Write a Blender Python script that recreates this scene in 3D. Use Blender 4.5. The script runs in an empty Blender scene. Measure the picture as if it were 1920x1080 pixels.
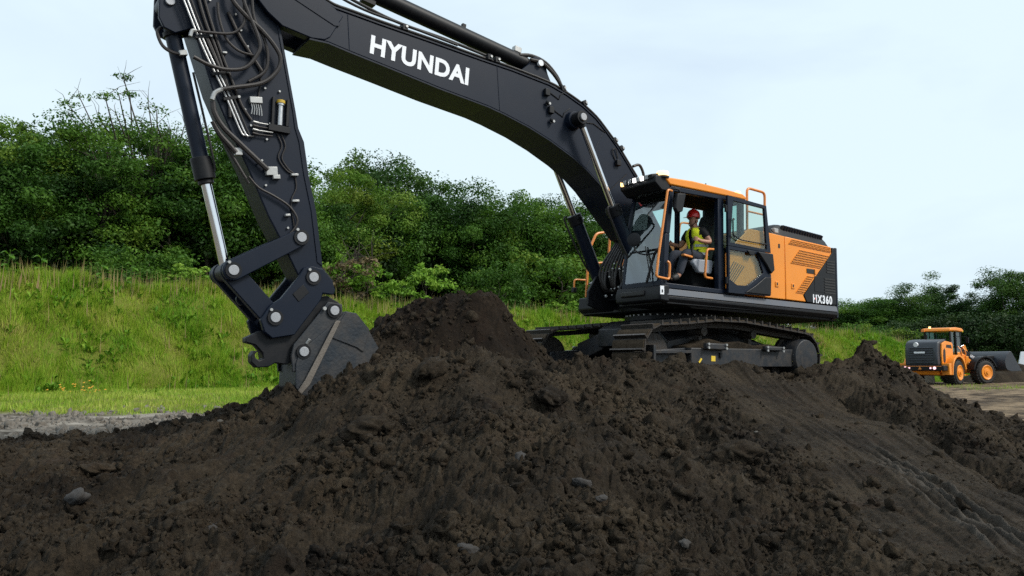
import bpy, bmesh, math, random
import numpy as np
from mathutils import Vector, Matrix, Euler
R = math.radians
rng = np.random.default_rng(7)
random.seed(7)
scene = bpy.context.scene
COL = scene.collection

# ------------------------------------------------------------------ camera
CAM_Z = 1.7
cam_d = bpy.data.cameras.new('camera'); cam = bpy.data.objects.new('camera', cam_d); COL.objects.link(cam)
cam.location = (0, 0, CAM_Z); cam.rotation_euler = (R(90 + 5.332), 0, 0)
cam_d.sensor_width = 36; cam_d.lens = 28.125; cam_d.clip_start = 0.1; cam_d.clip_end = 3000
scene.camera = cam

# ------------------------------------------------------------------ sky, sun, exposure
SUN_EL, SUN_AZ = R(43), math.atan2(0.93, -0.36)        # azimuth clockwise from +Y
w = bpy.data.worlds.new('World'); scene.world = w; w.use_nodes = True
nt = w.node_tree; nt.nodes.clear()
N = nt.nodes.new; L = nt.links.new
out = N('ShaderNodeOutputWorld')
sky = N('ShaderNodeTexSky'); sky.sky_type = 'NISHITA'; sky.sun_disc = False
sky.sun_elevation = SUN_EL; sky.sun_rotation = SUN_AZ; sky.air_density = 1.0; sky.dust_density = 2.0
bg1 = N('ShaderNodeBackground'); bg1.inputs['Strength'].default_value = 0.06; L(sky.outputs[0], bg1.inputs['Color'])
tc = N('ShaderNodeTexCoord'); mp = N('ShaderNodeMapping'); mp.inputs['Scale'].default_value = (1.0, 1.0, 2.6)
L(tc.outputs['Generated'], mp.inputs['Vector'])
n1 = N('ShaderNodeTexNoise'); n1.inputs['Scale'].default_value = 1.7; n1.inputs['Detail'].default_value = 5; n1.inputs['Roughness'].default_value = 0.52
n1.inputs['Distortion'].default_value = 0.4
L(mp.outputs[0], n1.inputs['Vector'])
cr = N('ShaderNodeValToRGB'); e = cr.color_ramp.elements
e[0].position = 0.40; e[0].color = (0.358, 0.428, 0.495, 1)
e[1].position = 0.58; e[1].color = (0.412, 0.490, 0.520, 1)
L(n1.outputs['Fac'], cr.inputs['Fac'])
bg2 = N('ShaderNodeBackground'); bg2.inputs['Strength'].default_value = 1.0; L(cr.outputs[0], bg2.inputs['Color'])
mix = N('ShaderNodeMixShader'); mix.inputs['Fac'].default_value = 0.88
L(bg1.outputs[0], mix.inputs[1]); L(bg2.outputs[0], mix.inputs[2]); L(mix.outputs[0], out.inputs['Surface'])

sun_d = bpy.data.lights.new('sun', 'SUN'); sun_d.energy = 1.5; sun_d.angle = R(14); sun_d.color = (1.0, 0.95, 0.86)
sun = bpy.data.objects.new('sun', sun_d); COL.objects.link(sun)
to_sun = Vector((math.sin(SUN_AZ)*math.cos(SUN_EL), math.cos(SUN_AZ)*math.cos(SUN_EL), math.sin(SUN_EL)))
sun.rotation_euler = to_sun.to_track_quat('Z', 'Y').to_euler(); sun.location = to_sun*60

vs = scene.view_settings
vs.view_transform = 'Standard'; vs.look = 'None'; vs.exposure = 1.08; vs.gamma = 1.0; vs.use_curve_mapping = False
scene.render.engine = 'CYCLES'
cy = scene.cycles
cy.use_denoising = False
try: cy.denoiser = 'OPENIMAGEDENOISE'
except Exception: pass
cy.max_bounces = 8; cy.diffuse_bounces = 3; cy.glossy_bounces = 3; cy.transmission_bounces = 6; cy.transparent_max_bounces = 12
cy.caustics_reflective = False; cy.caustics_refractive = False

# ------------------------------------------------------------------ materials
def mat(name, col, rough=0.5, metal=0.0, var=0.12, scale=5.0, bump=0.0, bscale=60.0, dust=0.0, dustcol=(0.11, 0.085, 0.06), spec=0.5, coat=0.0, coords='Object'):
    m = bpy.data.materials.new(name); m.use_nodes = True
    t = m.node_tree; b = t.nodes['Principled BSDF']
    n = t.nodes.new; l = t.links.new
    b.inputs['Roughness'].default_value = rough; b.inputs['Metallic'].default_value = metal
    b.inputs['Specular IOR Level'].default_value = spec
    if coat: b.inputs['Coat Weight'].default_value = coat; b.inputs['Coat Roughness'].default_value = 0.15
    tcn = n('ShaderNodeTexCoord') if coords != 'Position' else n('ShaderNodeNewGeometry')
    nz = n('ShaderNodeTexNoise'); nz.inputs['Scale'].default_value = scale; nz.inputs['Detail'].default_value = 6
    l(tcn.outputs[coords], nz.inputs['Vector'])
    mx = n('ShaderNodeMix'); mx.data_type = 'RGBA'
    mx.inputs[6].default_value = (*[c*(1-var) for c in col], 1); mx.inputs[7].default_value = (*[min(1, c*(1+var)) for c in col], 1)
    l(nz.outputs['Fac'], mx.inputs[0]); cout = mx.outputs[2]
    if dust:
        nd = n('ShaderNodeTexNoise'); nd.inputs['Scale'].default_value = scale*1.7; nd.inputs['Detail'].default_value = 9; nd.inputs['Roughness'].default_value = 0.7
        l(tcn.outputs[coords], nd.inputs['Vector'])
        mr = n('ShaderNodeMapRange'); mr.inputs['From Min'].default_value = 0.42; mr.inputs['From Max'].default_value = 0.75; mr.inputs['To Max'].default_value = dust
        l(nd.outputs['Fac'], mr.inputs['Value'])
        m2 = n('ShaderNodeMix'); m2.data_type = 'RGBA'; m2.inputs[7].default_value = (*dustcol, 1)
        l(mr.outputs[0], m2.inputs[0]); l(cout, m2.inputs[6]); cout = m2.outputs[2]
        ra = n('ShaderNodeMath'); ra.operation = 'MULTIPLY_ADD'; ra.inputs[1].default_value = 0.4; ra.inputs[2].default_value = rough
        l(mr.outputs[0], ra.inputs[0]); l(ra.outputs[0], b.inputs['Roughness'])
    l(cout, b.inputs['Base Color'])
    if bump:
        nb = n('ShaderNodeTexNoise'); nb.inputs['Scale'].default_value = bscale; nb.inputs['Detail'].default_value = 5
        l(tcn.outputs[coords], nb.inputs['Vector'])
        bp = n('ShaderNodeBump'); bp.inputs['Strength'].default_value = bump; bp.inputs['Distance'].default_value = 0.02
        l(nb.outputs['Fac'], bp.inputs['Height']); l(bp.outputs[0], b.inputs['Normal'])
    return m

def glass_mat(name, tint, refl=1.45):
    m = bpy.data.materials.new(name); m.use_nodes = True; t = m.node_tree; t.nodes.clear()
    n = t.nodes.new; l = t.links.new
    o = n('ShaderNodeOutputMaterial'); tr = n('ShaderNodeBsdfTransparent'); tr.inputs['Color'].default_value = (*tint, 1)
    gl = n('ShaderNodeBsdfGlossy'); gl.inputs['Roughness'].default_value = 0.03; gl.inputs['Color'].default_value = (0.9, 0.95, 0.95, 1)
    fr = n('ShaderNodeFresnel'); ge = n('ShaderNodeNewGeometry'); mr = n('ShaderNodeMapRange')
    mr.inputs['To Min'].default_value = refl; mr.inputs['To Max'].default_value = 1/refl
    l(ge.outputs['Backfacing'], mr.inputs['Value']); l(mr.outputs[0], fr.inputs['IOR'])
    mxs = n('ShaderNodeMixShader'); l(fr.outputs[0], mxs.inputs[0]); l(tr.outputs[0], mxs.inputs[1]); l(gl.outputs[0], mxs.inputs[2]); l(mxs.outputs[0], o.inputs['Surface'])
    return m

def emit_mat(name, col, strength):
    m = mat(name, col, 0.3); b = m.node_tree.nodes['Principled BSDF']
    b.inputs['Emission Color'].default_value = (*col, 1); b.inputs['Emission Strength'].default_value = strength
    return m

M = {}
M['boom'] = mat('boom_paint', (0.0045, 0.0090, 0.0205), 0.42, spec=0.24, var=0.18, scale=1.3, bump=0.015, bscale=60, dust=0.10, dustcol=(0.03, 0.028, 0.027))
M['black'] = mat('black_paint', (0.0045, 0.0055, 0.008), 0.48, spec=0.28, var=0.2, scale=3, bump=0.04, dust=0.18, dustcol=(0.05, 0.042, 0.035))
M['rubber'] = mat('black_rubber', (0.012, 0.011, 0.011), 0.6, var=0.3, scale=20, bump=0.1)
M['hose'] = mat('hose_rubber', (0.020, 0.016, 0.015), 0.55, var=0.3, scale=12, bump=0.1)
M['orange'] = mat('orange_paint', (0.85, 0.275, 0.018), 0.38, var=0.06, scale=1.5, bump=0.02, dust=0.13, dustcol=(0.30, 0.17, 0.07))
M['rail'] = mat('orange_rail_paint', (0.72, 0.25, 0.05), 0.4, var=0.08, scale=8)
M['steel'] = mat('bare_steel', (0.50, 0.50, 0.50), 0.35, 0.85, var=0.2, scale=30, bump=0.08)
M['chrome'] = mat('chrome_rod', (0.75, 0.75, 0.76), 0.12, 1.0, var=0.06, scale=6)
M['pin'] = mat('pin_cap_steel', (0.33, 0.34, 0.36), 0.5, 0.3, var=0.2, scale=25, bump=0.15, bscale=160)
M['fitting'] = mat('zinc_fitting', (0.40, 0.40, 0.39), 0.4, 0.5, var=0.2, scale=30)
M['white'] = mat('white_vinyl', (0.80, 0.82, 0.86), 0.45, var=0.04)
M['grey_trim'] = mat('silver_grey_paint', (0.085, 0.095, 0.115), 0.4, var=0.12, scale=2, dust=0.35)
M['seat_grey'] = mat('light_grey_plastic', (0.27, 0.29, 0.33), 0.5)
M['seat'] = mat('dark_seat_cloth', (0.018, 0.018, 0.02), 0.9)
M['interior'] = mat('cab_interior_plastic', (0.010, 0.011, 0.012), 0.9, spec=0.08)
M['glass'] = glass_mat('tinted_glass', (0.62, 0.80, 0.78))
M['screen_glass'] = glass_mat('windscreen_glass', (0.66, 0.84, 0.82), 2.4)
M['door_glass'] = glass_mat('door_glass', (0.80, 0.88, 0.84))
M['track'] = mat('muddy_track_steel', (0.018, 0.015, 0.013), 0.55, 0.2, var=0.4, scale=9, bump=0.5, bscale=45, dust=0.9, dustcol=(0.052, 0.038, 0.026))
M['shoe_edge'] = mat('worn_grouser_steel', (0.16, 0.14, 0.13), 0.45, 0.6, var=0.35, scale=14, dust=0.5, dustcol=(0.05, 0.038, 0.028))
M['trackframe'] = mat('track_frame_paint', (0.009, 0.0115, 0.016), 0.5, var=0.2, scale=4, dust=0.85, dustcol=(0.045, 0.035, 0.027), bump=0.06)
M['bucket'] = mat('bucket_steel_paint', (0.011, 0.015, 0.021), 0.5, 0.0, var=0.3, scale=2.2, bump=0.15, bscale=30, dust=0.55, dustcol=(0.07, 0.06, 0.052))
M['bucket_face'] = mat('bucket_side_steel', (0.017, 0.023, 0.031), 0.42, 0.2, var=0.5, scale=1.6, bump=0.25, bscale=22, dust=0.75, dustcol=(0.060, 0.048, 0.038))
M['bucket_worn'] = mat('worn_bucket_steel', (0.16, 0.14, 0.12), 0.5, 0.4, var=0.3, scale=9, bump=0.2, dust=0.5, dustcol=(0.06, 0.045, 0.035))
M['red'] = mat('red_plastic', (0.62, 0.015, 0.012), 0.3, coat=0.3)
M['skin'] = mat('skin', (0.42, 0.21, 0.14), 0.55, var=0.1, scale=14)
M['hivis'] = mat('hivis_yellow_cloth', (0.90, 1.0, 0.03), 0.85, var=0.08, scale=10)
b_ = M['hivis'].node_tree.nodes['Principled BSDF']
M['reflective'] = mat('silver_reflective_tape', (0.55, 0.56, 0.55), 0.4, 0.2)
M['cloth_black'] = mat('black_cotton', (0.012, 0.012, 0.013), 0.95, var=0.2, scale=15)
M['jeans'] = mat('dark_trousers', (0.03, 0.035, 0.05), 0.95, var=0.2, scale=15)
M['beacon'] = emit_mat('lit_amber_lens', (1.0, 0.62, 0.25), 1.3)
M['lamp'] = emit_mat('lit_work_lamp', (1.0, 0.98, 0.93), 1.6)
M['lamp_off'] = mat('lamp_lens', (0.35, 0.36, 0.36), 0.15)
M['taillight'] = emit_mat('tail_lamp_lens', (0.95, 0.55, 0.62), 0.7)
M['yellow'] = mat('yellow_sticker', (0.75, 0.52, 0.04), 0.5)
M['brass'] = mat('yellow_cap', (0.50, 0.33, 0.03), 0.5)
M['slate'] = mat('slate_grey_paint', (0.030, 0.036, 0.047), 0.4, var=0.15, scale=3, dust=0.15)
M['underside'] = mat('painted_shade_underside', (0.006, 0.006, 0.006), 0.9, spec=0.08)  # matte near-black: shade under the deck is put into this colour
M['tyre'] = mat('tyre_rubber', (0.016, 0.015, 0.014), 0.8, var=0.4, scale=6, bump=0.3, dust=0.3, dustcol=(0.06, 0.05, 0.04))

# ------------------------------------------------------------------ mesh helpers
class MB:
    def __init__(s): s.v = []; s.f = []
    def add(s, v, f):
        o = len(s.v); s.v += [tuple(p) for p in v]; s.f += [tuple(i+o for i in q) for q in f]; return s
    def box(s, x0, x1, y0, y1, z0, z1):
        return s.add([(x0,y0,z0),(x1,y0,z0),(x1,y1,z0),(x0,y1,z0),(x0,y0,z1),(x1,y0,z1),(x1,y1,z1),(x0,y1,z1)],
                     [(0,3,2,1),(4,5,6,7),(0,1,5,4),(1,2,6,5),(2,3,7,6),(3,0,4,7)])
    def obox(s, c, size, rot):
        h = [q/2 for q in size]; m = Euler(rot).to_matrix(); c = Vector(c)
        vs_ = [c + m @ Vector((sx*h[0], sy*h[1], sz*h[2])) for sz in (-1,1) for sx, sy in ((-1,-1),(1,-1),(1,1),(-1,1))]
        return s.add(vs_, [(0,3,2,1),(4,5,6,7),(0,1,5,4),(1,2,6,5),(2,3,7,6),(3,0,4,7)])
    def prism(s, poly, a0, a1, axis='y'):
        def P(p, a): return (p[0], a, p[1]) if axis == 'y' else ((a, p[0], p[1]) if axis == 'x' else (p[0], p[1], a))
        n = len(poly)
        return s.add([P(p, a0) for p in poly] + [P(p, a1) for p in poly],
                     [tuple(range(n)), tuple(range(2*n-1, n-1, -1))] + [(i, (i+1) % n, n+(i+1) % n, n+i) for i in range(n)])
    def loft(s, rings, closed=True, caps=True):
        n = len(rings[0]); o = len(s.v)
        for r in rings: s.v += [tuple(p) for p in r]
        for k in range(len(rings)-1):
            for i in range(n if closed else n-1):
                a = o+k*n+i; b = o+k*n+(i+1) % n
                s.f.append((a, b, b+n, a+n))
        if caps:
            s.f.append(tuple(o+i for i in range(n-1, -1, -1))); s.f.append(tuple(o+(len(rings)-1)*n+i for i in range(n)))
        return s
    def cyl(s, p0, p1, r0, r1=None, n=20, caps=True):
        r1 = r0 if r1 is None else r1
        p0 = Vector(p0); p1 = Vector(p1); d = (p1-p0).normalized()
        u = d.orthogonal().normalized(); w_ = d.cross(u)
        rr = [[p + (u*math.cos(2*math.pi*i/n) + w_*math.sin(2*math.pi*i/n))*r for i in range(n)] for p, r in ((p0, r0), (p1, r1))]
        return s.loft(rr, caps=caps)
    def lathe(s, p0, axis, prof, n=24):
        p0 = Vector(p0); d = Vector(axis).normalized(); u = d.orthogonal().normalized(); w_ = d.cross(u)
        rr = [[p0 + d*h + (u*math.cos(2*math.pi*i/n) + w_*math.sin(2*math.pi*i/n))*max(r, 1e-4) for i in range(n)] for r, h in prof]
        return s.loft(rr)
    def tube(s, pts, r, n=8, smooth=0, caps=True):
        pts = [Vector(p) for p in pts]
        if smooth: pts = catmull(pts, smooth)
        rings = []; u = None
        for i, p in enumerate(pts):
            d = (pts[min(i+1, len(pts)-1)] - pts[max(i-1, 0)]).normalized()
            u = d.orthogonal().normalized() if u is None else (u - d*u.dot(d)).normalized()
            w_ = d.cross(u); rad = r[i*len(r)//len(pts)] if isinstance(r, (list, tuple)) else r
            rings.append([p + (u*math.cos(2*math.pi*k/n) + w_*math.sin(2*math.pi*k/n))*rad for k in range(n)])
        return s.loft(rings, caps=caps)
    def ball(s, c, r, n=12, m=8, sq=(1,1,1)):
        c = Vector(c); rings = []
        for j in range(1, m):
            a = math.pi*j/m
            rings.append([c + Vector((sq[0]*r*math.sin(a)*math.cos(2*math.pi*i/n), sq[1]*r*math.sin(a)*math.sin(2*math.pi*i/n), -sq[2]*r*math.cos(a))) for i in range(n)])
        return s.loft(rings)
    def build(s, name, m, parent=None, bevel=0.0, seg=2, sharp=35):
        me = bpy.data.meshes.new(name); me.from_pydata(s.v, [], s.f)
        bm = bmesh.new(); bm.from_mesh(me); bmesh.ops.recalc_face_normals(bm, faces=bm.faces); bm.to_mesh(me); bm.free()
        me.polygons.foreach_set('use_smooth', np.ones(len(me.polygons), bool)); me.set_sharp_from_angle(angle=R(sharp))
        me.materials.append(m)
        o = bpy.data.objects.new(name, me); COL.objects.link(o); o.parent = parent
        if bevel:
            bv = o.modifiers.new('bevel', 'BEVEL'); bv.width = bevel; bv.segments = seg; bv.limit_method = 'ANGLE'; bv.angle_limit = R(30)
        return o

def catmull(p, k):
    q = [p[0]*2-p[1]] + p + [p[-1]*2-p[-2]]; o = []
    for i in range(1, len(q)-2):
        a, b, c, d = q[i-1:i+3]
        for j in range(k):
            t = j/k
            o.append(0.5*((2*b) + (c-a)*t + (2*a-5*b+4*c-d)*t*t + (3*b-a-3*c+d)*t**3))
    return o + [q[-2]]

def fast_mesh(name, V, F, m, smooth=False, attr=None):
    """V (n,3) array, F (k,3|4) array"""
    me = bpy.data.meshes.new(name); V = np.ascontiguousarray(V, np.float32); F = np.ascontiguousarray(F, np.int32)
    me.vertices.add(len(V)); me.vertices.foreach_set('co', V.ravel())
    k = F.shape[1]; me.loops.add(F.size); me.loops.foreach_set('vertex_index', F.ravel())
    me.polygons.add(len(F)); me.polygons.foreach_set('loop_start', np.arange(len(F), dtype=np.int32)*k)
    me.update(calc_edges=True)
    if smooth: me.polygons.foreach_set('use_smooth', np.ones(len(F), bool))
    if attr is not None:
        for an, av in attr.items():
            a = me.attributes.new(an, 'FLOAT', 'POINT'); a.data.foreach_set('value', np.ascontiguousarray(av, np.float32))
    if m: me.materials.append(m)
    return me

def link(name, me, parent=None, **props):
    o = bpy.data.objects.new(name, me); COL.objects.link(o); o.parent = parent
    for k, v in props.items(): o[k] = v
    return o
def thing(name, label, cat, loc=(0,0,0), rot=(0,0,0), group=None):
    o = bpy.data.objects.new(name, None); COL.objects.link(o); o.location = loc; o.rotation_euler = rot
    o['label'] = label; o['category'] = cat
    if group: o['group'] = group
    return o
def copy_tree(o, parent=None):
    c = o.copy(); COL.objects.link(c); c.parent = parent
    for ch in list(o.children): copy_tree(ch, c)
    return c

# ------------------------------------------------------------------ numpy noise
_perm = np.random.default_rng(3).permutation(4096)
def _h(i, j, s): return _perm[(_perm[(i + s*131) & 4095] + j) & 4095]
def gnoise(x, y, s=0):
    xi = np.floor(x).astype(int); yi = np.floor(y).astype(int); xf = x-xi; yf = y-yi
    u = xf*xf*xf*(xf*(xf*6-15)+10); v = yf*yf*yf*(yf*(yf*6-15)+10)
    def g(i, j, dx, dy):
        a = _h(i, j, s)*(2*np.pi/4096); return np.cos(a)*dx + np.sin(a)*dy
    n00 = g(xi, yi, xf, yf); n10 = g(xi+1, yi, xf-1, yf); n01 = g(xi, yi+1, xf, yf-1); n11 = g(xi+1, yi+1, xf-1, yf-1)
    return 1.4*((n00*(1-u)+n10*u)*(1-v) + (n01*(1-u)+n11*u)*v)
def fbm(x, y, s=0, o=4, g=0.5):
    r = 0; a = 1
    for k in range(o): r = r + a*gnoise(x*2**k, y*2**k, s+k); a *= g
    return r
def domes(x, y, s, lo=0.25, hi=0.62):
    """packed rounded lumps of random radius, one per unit cell"""
    xi = np.floor(x).astype(int); yi = np.floor(y).astype(int); best = np.zeros(np.shape(x))
    for i in (-1, 0, 1):
        for j in (-1, 0, 1):
            h = _h(xi+i, yi+j, s); h2 = _perm[(h*7+13) & 4095]; h3 = _perm[(h*3+91) & 4095]
            dx = x-(xi+i+h/4096); dy = y-(yi+j+h2/4096); r = lo+(hi-lo)*(h3/4096)**2
            best = np.maximum(best, np.sqrt(np.maximum(0, r*r-dx*dx-dy*dy)))
    return best
def sstep(a, b, x):
    t = np.clip((x-a)/(b-a), 0, 1); return t*t*(3-2*t)
# ------------------------------------------------------------------ terrain
# measured surface points of the soil heap (x, y, z in metres)
HEAP = [(-2.79, 5, 0.41), (-1.49, 5, 0.41), (0.0, 4.7, 0.49), (1.4, 4.9, 0.44), (2.88, 5, 0.41), (-7.58, 12, 0.52), (-6.4, 12, 0.61), (-5.0, 11.5, 0.79), (-4.14, 11.6, 1.05), (-2.81, 10.5, 1.27), (-3.55, 11.2, 1.13), (-4.7, 7.5, 0.38), (-3.1, 7.2, 0.44), (-2.13, 10.4, 1.41), (-1.81, 10.1, 1.58), (-1.29, 9.7, 1.78), (-0.84, 9.7, 1.83), (-0.26, 9.8, 1.80), (0.17, 10.0, 1.63), (-1.25, 10.5, 1.30), (-0.8, 10.45, 1.26), (-0.2, 10.5, 1.28), (-1.9, 10.9, 1.50), (0.55, 12.4, 1.70), (0.5, 11.8, 1.70), (0.45, 11.2, 1.62), (-1.99, 11.5, 1.93), (-2.14, 11.9, 2.16), (-1.86, 12.1, 2.5), (-1.47, 12.2, 2.67), (-1.06, 12.2, 2.76), (-0.49, 12.3, 2.67), (0.08, 12.4, 2.34), (0.26, 12.2, 1.94), (-0.5, 11.5, 1.95), (0.96, 12.0, 1.80), (1.47, 12.0, 1.78), (2.15, 12.0, 1.71), (2.82, 12.5, 1.70), (3.88, 13.3, 1.68), (5.44, 14.4, 1.66), (6.21, 14.6, 1.78), (6.4, 14.6, 1.91), (6.79, 14.6, 1.84), (6.97, 14.4, 1.54), (7.38, 14, 1.22), (7.93, 13.5, 0.82), (8.35, 13.2, 0.68), (9.32, 13, 0.42), (0.59, 8.9, 1.17), (1.5, 10.3, 1.29), (2.31, 10.3, 1.16), (1.6, 7.2, 0.67), (3.56, 10, 0.91), (2.47, 7, 0.47), (5.12, 10.5, 0.87), (5.54, 9, 0.41), (-3.31, 9, 0.7), (-4.89, 9.8, 0.61), (-3.12, 6.3, 0.39), (-1.38, 5.9, 0.48), (0.87, 5.6, 0.54), (-0.82, 6.9, 0.86)]
HEAP += [(-0.55,8.7,1.52),(-0.15,7.7,1.25),(0.2,6.7,0.98),(0.45,5.7,0.74),(-2.3,8.3,0.86),(-1.9,7.1,0.60),(-1.3,5.9,0.43),(2.5,8.6,0.80),(1.45,9.0,1.08),(3.6,12.3,1.36),(3.6,7.9,0.62),(5.0,11.8,0.98)]
HEAP += [(3.97,18.02,1.29),(4.54,17.2,1.29),(5.33,16.05,1.29),(5.9,15.23,1.29),(2.08,16.71,1.35),(2.65,15.89,1.35),(3.44,14.74,1.35),(4.01,13.92,1.35),(0.19,15.4,1.4),(0.76,14.58,1.4),(1.55,13.43,1.4),(2.12,12.75,1.4)]
HEAP += [(x, 2.2, 0.02) for x in range(-12, 14, 3)] + [(x, 3.6, 0.18) for x in (-6, -3, 0, 3, 6)]
HEAP += [(x, 21, 0.25) for x in range(-14, 18, 3)] + [(-14, y, 0.2) for y in range(4, 20, 3)] + [(-11, 13.2, 0.33), (-9, 13.6, 0.34), (-7, 13.8, 0.35), (-5.2, 13.8, 0.36), (-3.8, 14.2, 0.4), (-2.2, 15, 0.7), (-0.8, 16.5, 0.9)]
HEAP += [(14, y, 0.2) for y in range(4, 20, 3)] + [(8.2, 17.5, 0.5), (10.5, 15, 0.3), (11, 12, 0.2), (9, 8, 0.2), (7, 6, 0.2), (-9, 9, 0.3), (-8, 6, 0.2), (-12, 11, 0.3), (1.5, 19.5, 1.0), (4.5, 19.6, 0.9), (7, 16.8, 1.2)]
_P = np.array(HEAP, float)
def _tps(r2): return np.where(r2 > 1e-12, 0.5*r2*np.log(np.maximum(r2, 1e-12)), 0.0)
_n = len(_P); _A = np.zeros((_n+3, _n+3))
_A[:_n, :_n] = _tps(((_P[:, None, :2]-_P[None, :, :2])**2).sum(-1)) + np.eye(_n)*0.012
_A[:_n, _n] = 1; _A[:_n, _n+1:] = _P[:, :2]; _A[_n, :_n] = 1; _A[_n+1:, :_n] = _P[:, :2].T
_W = np.linalg.solve(_A, np.concatenate([_P[:, 2], np.zeros(3)]))
def heap_smooth(x, y):
    r = _W[_n] + _W[_n+1]*x + _W[_n+2]*y
    for k in range(_n): r = r + _W[k]*_tps((x-_P[k, 0])**2 + (y-_P[k, 1])**2)
    return r
def billow(x, y, s): return np.abs(gnoise(x, y, s))
TRK = 214.76
def heap_z(x, y, fine=True):
    z = heap_smooth(x, y)
    # flat where the tracks stand
    c, s_ = math.cos(R(TRK)), math.sin(R(TRK)); dx = x-3.045; dy = y-15.314
    lx = dx*c + dy*s_; ly = -dx*s_ + dy*c
    under = (1-sstep(2.3, 3.0, np.abs(lx)))*(1-sstep(1.75, 2.3, np.abs(ly)))
    # graded run on the right where tracks and bucket have dragged straight down the slope
    sx = x-3.65+0.35*np.sin(y*0.5); 
    scr = sstep(-1.25, -0.75, sx+0.2*fbm(x, y, 71, 2))*(1-sstep(1.0, 1.5, sx+0.2*fbm(x, y, 73, 2)))*sstep(4.6, 5.6, y)*(1-sstep(12.6, 13.4, y))
    amp = (1-0.8*under)*(1-0.85*scr)
    wx = x + 0.25*fbm(x*0.9, y*0.9, 50, 2); wy = y + 0.25*fbm(x*0.9+7, y*0.9, 52, 2)
    z = z + amp*0.17*fbm(wx*0.75, wy*0.75, 1, 3)
    z = z + amp*(0.20*(billow(wx*1.5, wy*1.5, 11)-0.25) + 0.10*(billow(wx*2.9, wy*2.9, 13)-0.28))
    z = z - 0.10*np.exp(-((sx-1.35)/0.16)**2)*sstep(5, 6, y)*(1-sstep(12.6, 13.4, y)) + 0.10*np.exp(-((sx-1.85)/0.25)**2)*sstep(5, 6, y)*(1-sstep(12.6, 13.4, y))
    if fine:
        rough = 0.75 + 0.55*sstep(-0.35, 0.45, fbm(x*0.55, y*0.55, 77, 2))
        ux = x + 0.05*gnoise(x*9, y*9, 23) + 0.02*gnoise(x*24, y*24, 24); uy = y + 0.05*gnoise(x*9+3, y*9, 25) + 0.02*gnoise(x*24, y*24+5, 26)
        z = z + amp*rough*(0.30*domes(ux*4.2, uy*4.2, 15, 0.1, 0.5)/4.2*1.6 + 0.95*domes(ux*9.5, uy*9.5, 17, 0.15, 0.6)/9.5 + 1.0*domes(ux*20, uy*20, 19, 0.2, 0.62)/20 + 0.6*domes(ux*41, uy*41, 18, 0.2, 0.6)/41 + 0.008*gnoise(x*60, y*60, 21)) - amp*rough*0.07
        z = z + scr*(0.030*gnoise(sx*6, y*0.25, 31) + 0.022*gnoise(sx*15, y*0.35, 33) + 0.012*gnoise(sx*34, y*0.5, 34) + 0.006*gnoise(x*30, y*30, 35))
        for k, c0 in enumerate((-0.16, -0.04, 0.09, 0.22)): z = z + 0.075*np.exp(-((sx-c0-0.02*gnoise(x*0+k, y*1.3, 37))/0.022)**2)*sstep(5.6, 6.0, y)*(1-sstep(8.2+0.3*k, 9.0+0.3*k, y))*(0.6+0.4*gnoise(y*6, y*0+k, 38))
    # one deep scoop and two ledges that hold their own shade
    for (cx, cy_, rr, dp) in ((1.05, 6.55, 0.16, 0.16), (-3.7, 7.9, 0.35, 0.14), (0.42, 8.55, 0.40, 0.20), (-1.0, 8.4, 0.45, 0.16), (1.35, 8.05, 0.3, 0.12), (0.15, 10.9, 0.5, 0.2)):
        z = z - dp*np.exp(-((x-cx)**2+(y-cy_)**2)/(rr*rr))
    for (cx, cy_, rr, dp) in ((0.25, 9.0, 0.40, 0.20), (1.25, 8.45, 0.33, 0.13), (-0.9, 8.9, 0.5, 0.10), (-5.0, 8.2, 0.6, 0.18), (6.4, 14.5, 0.22, 0.12), (-0.2, 12.2, 0.35, 0.12)):
        z = z + dp*np.exp(-((x-cx)**2+(y-cy_)**2)/(rr*rr))
    return z

# soil surface mesh: denser where one stands close to it
th = np.linspace(-0.78, 0.78, 1020); dd = np.exp(np.linspace(math.log(2.8), math.log(21), 780))
TH, DD = np.meshgrid(th, dd); HX = np.tan(TH)*DD; HY = DD
HZ = heap_z(HX, HY)
nr, nc = HX.shape
idx = np.arange(nr*nc).reshape(nr, nc)
F = np.stack([idx[:-1, :-1], idx[:-1, 1:], idx[1:, 1:], idx[1:, :-1]], -1).reshape(-1, 4)

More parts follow.
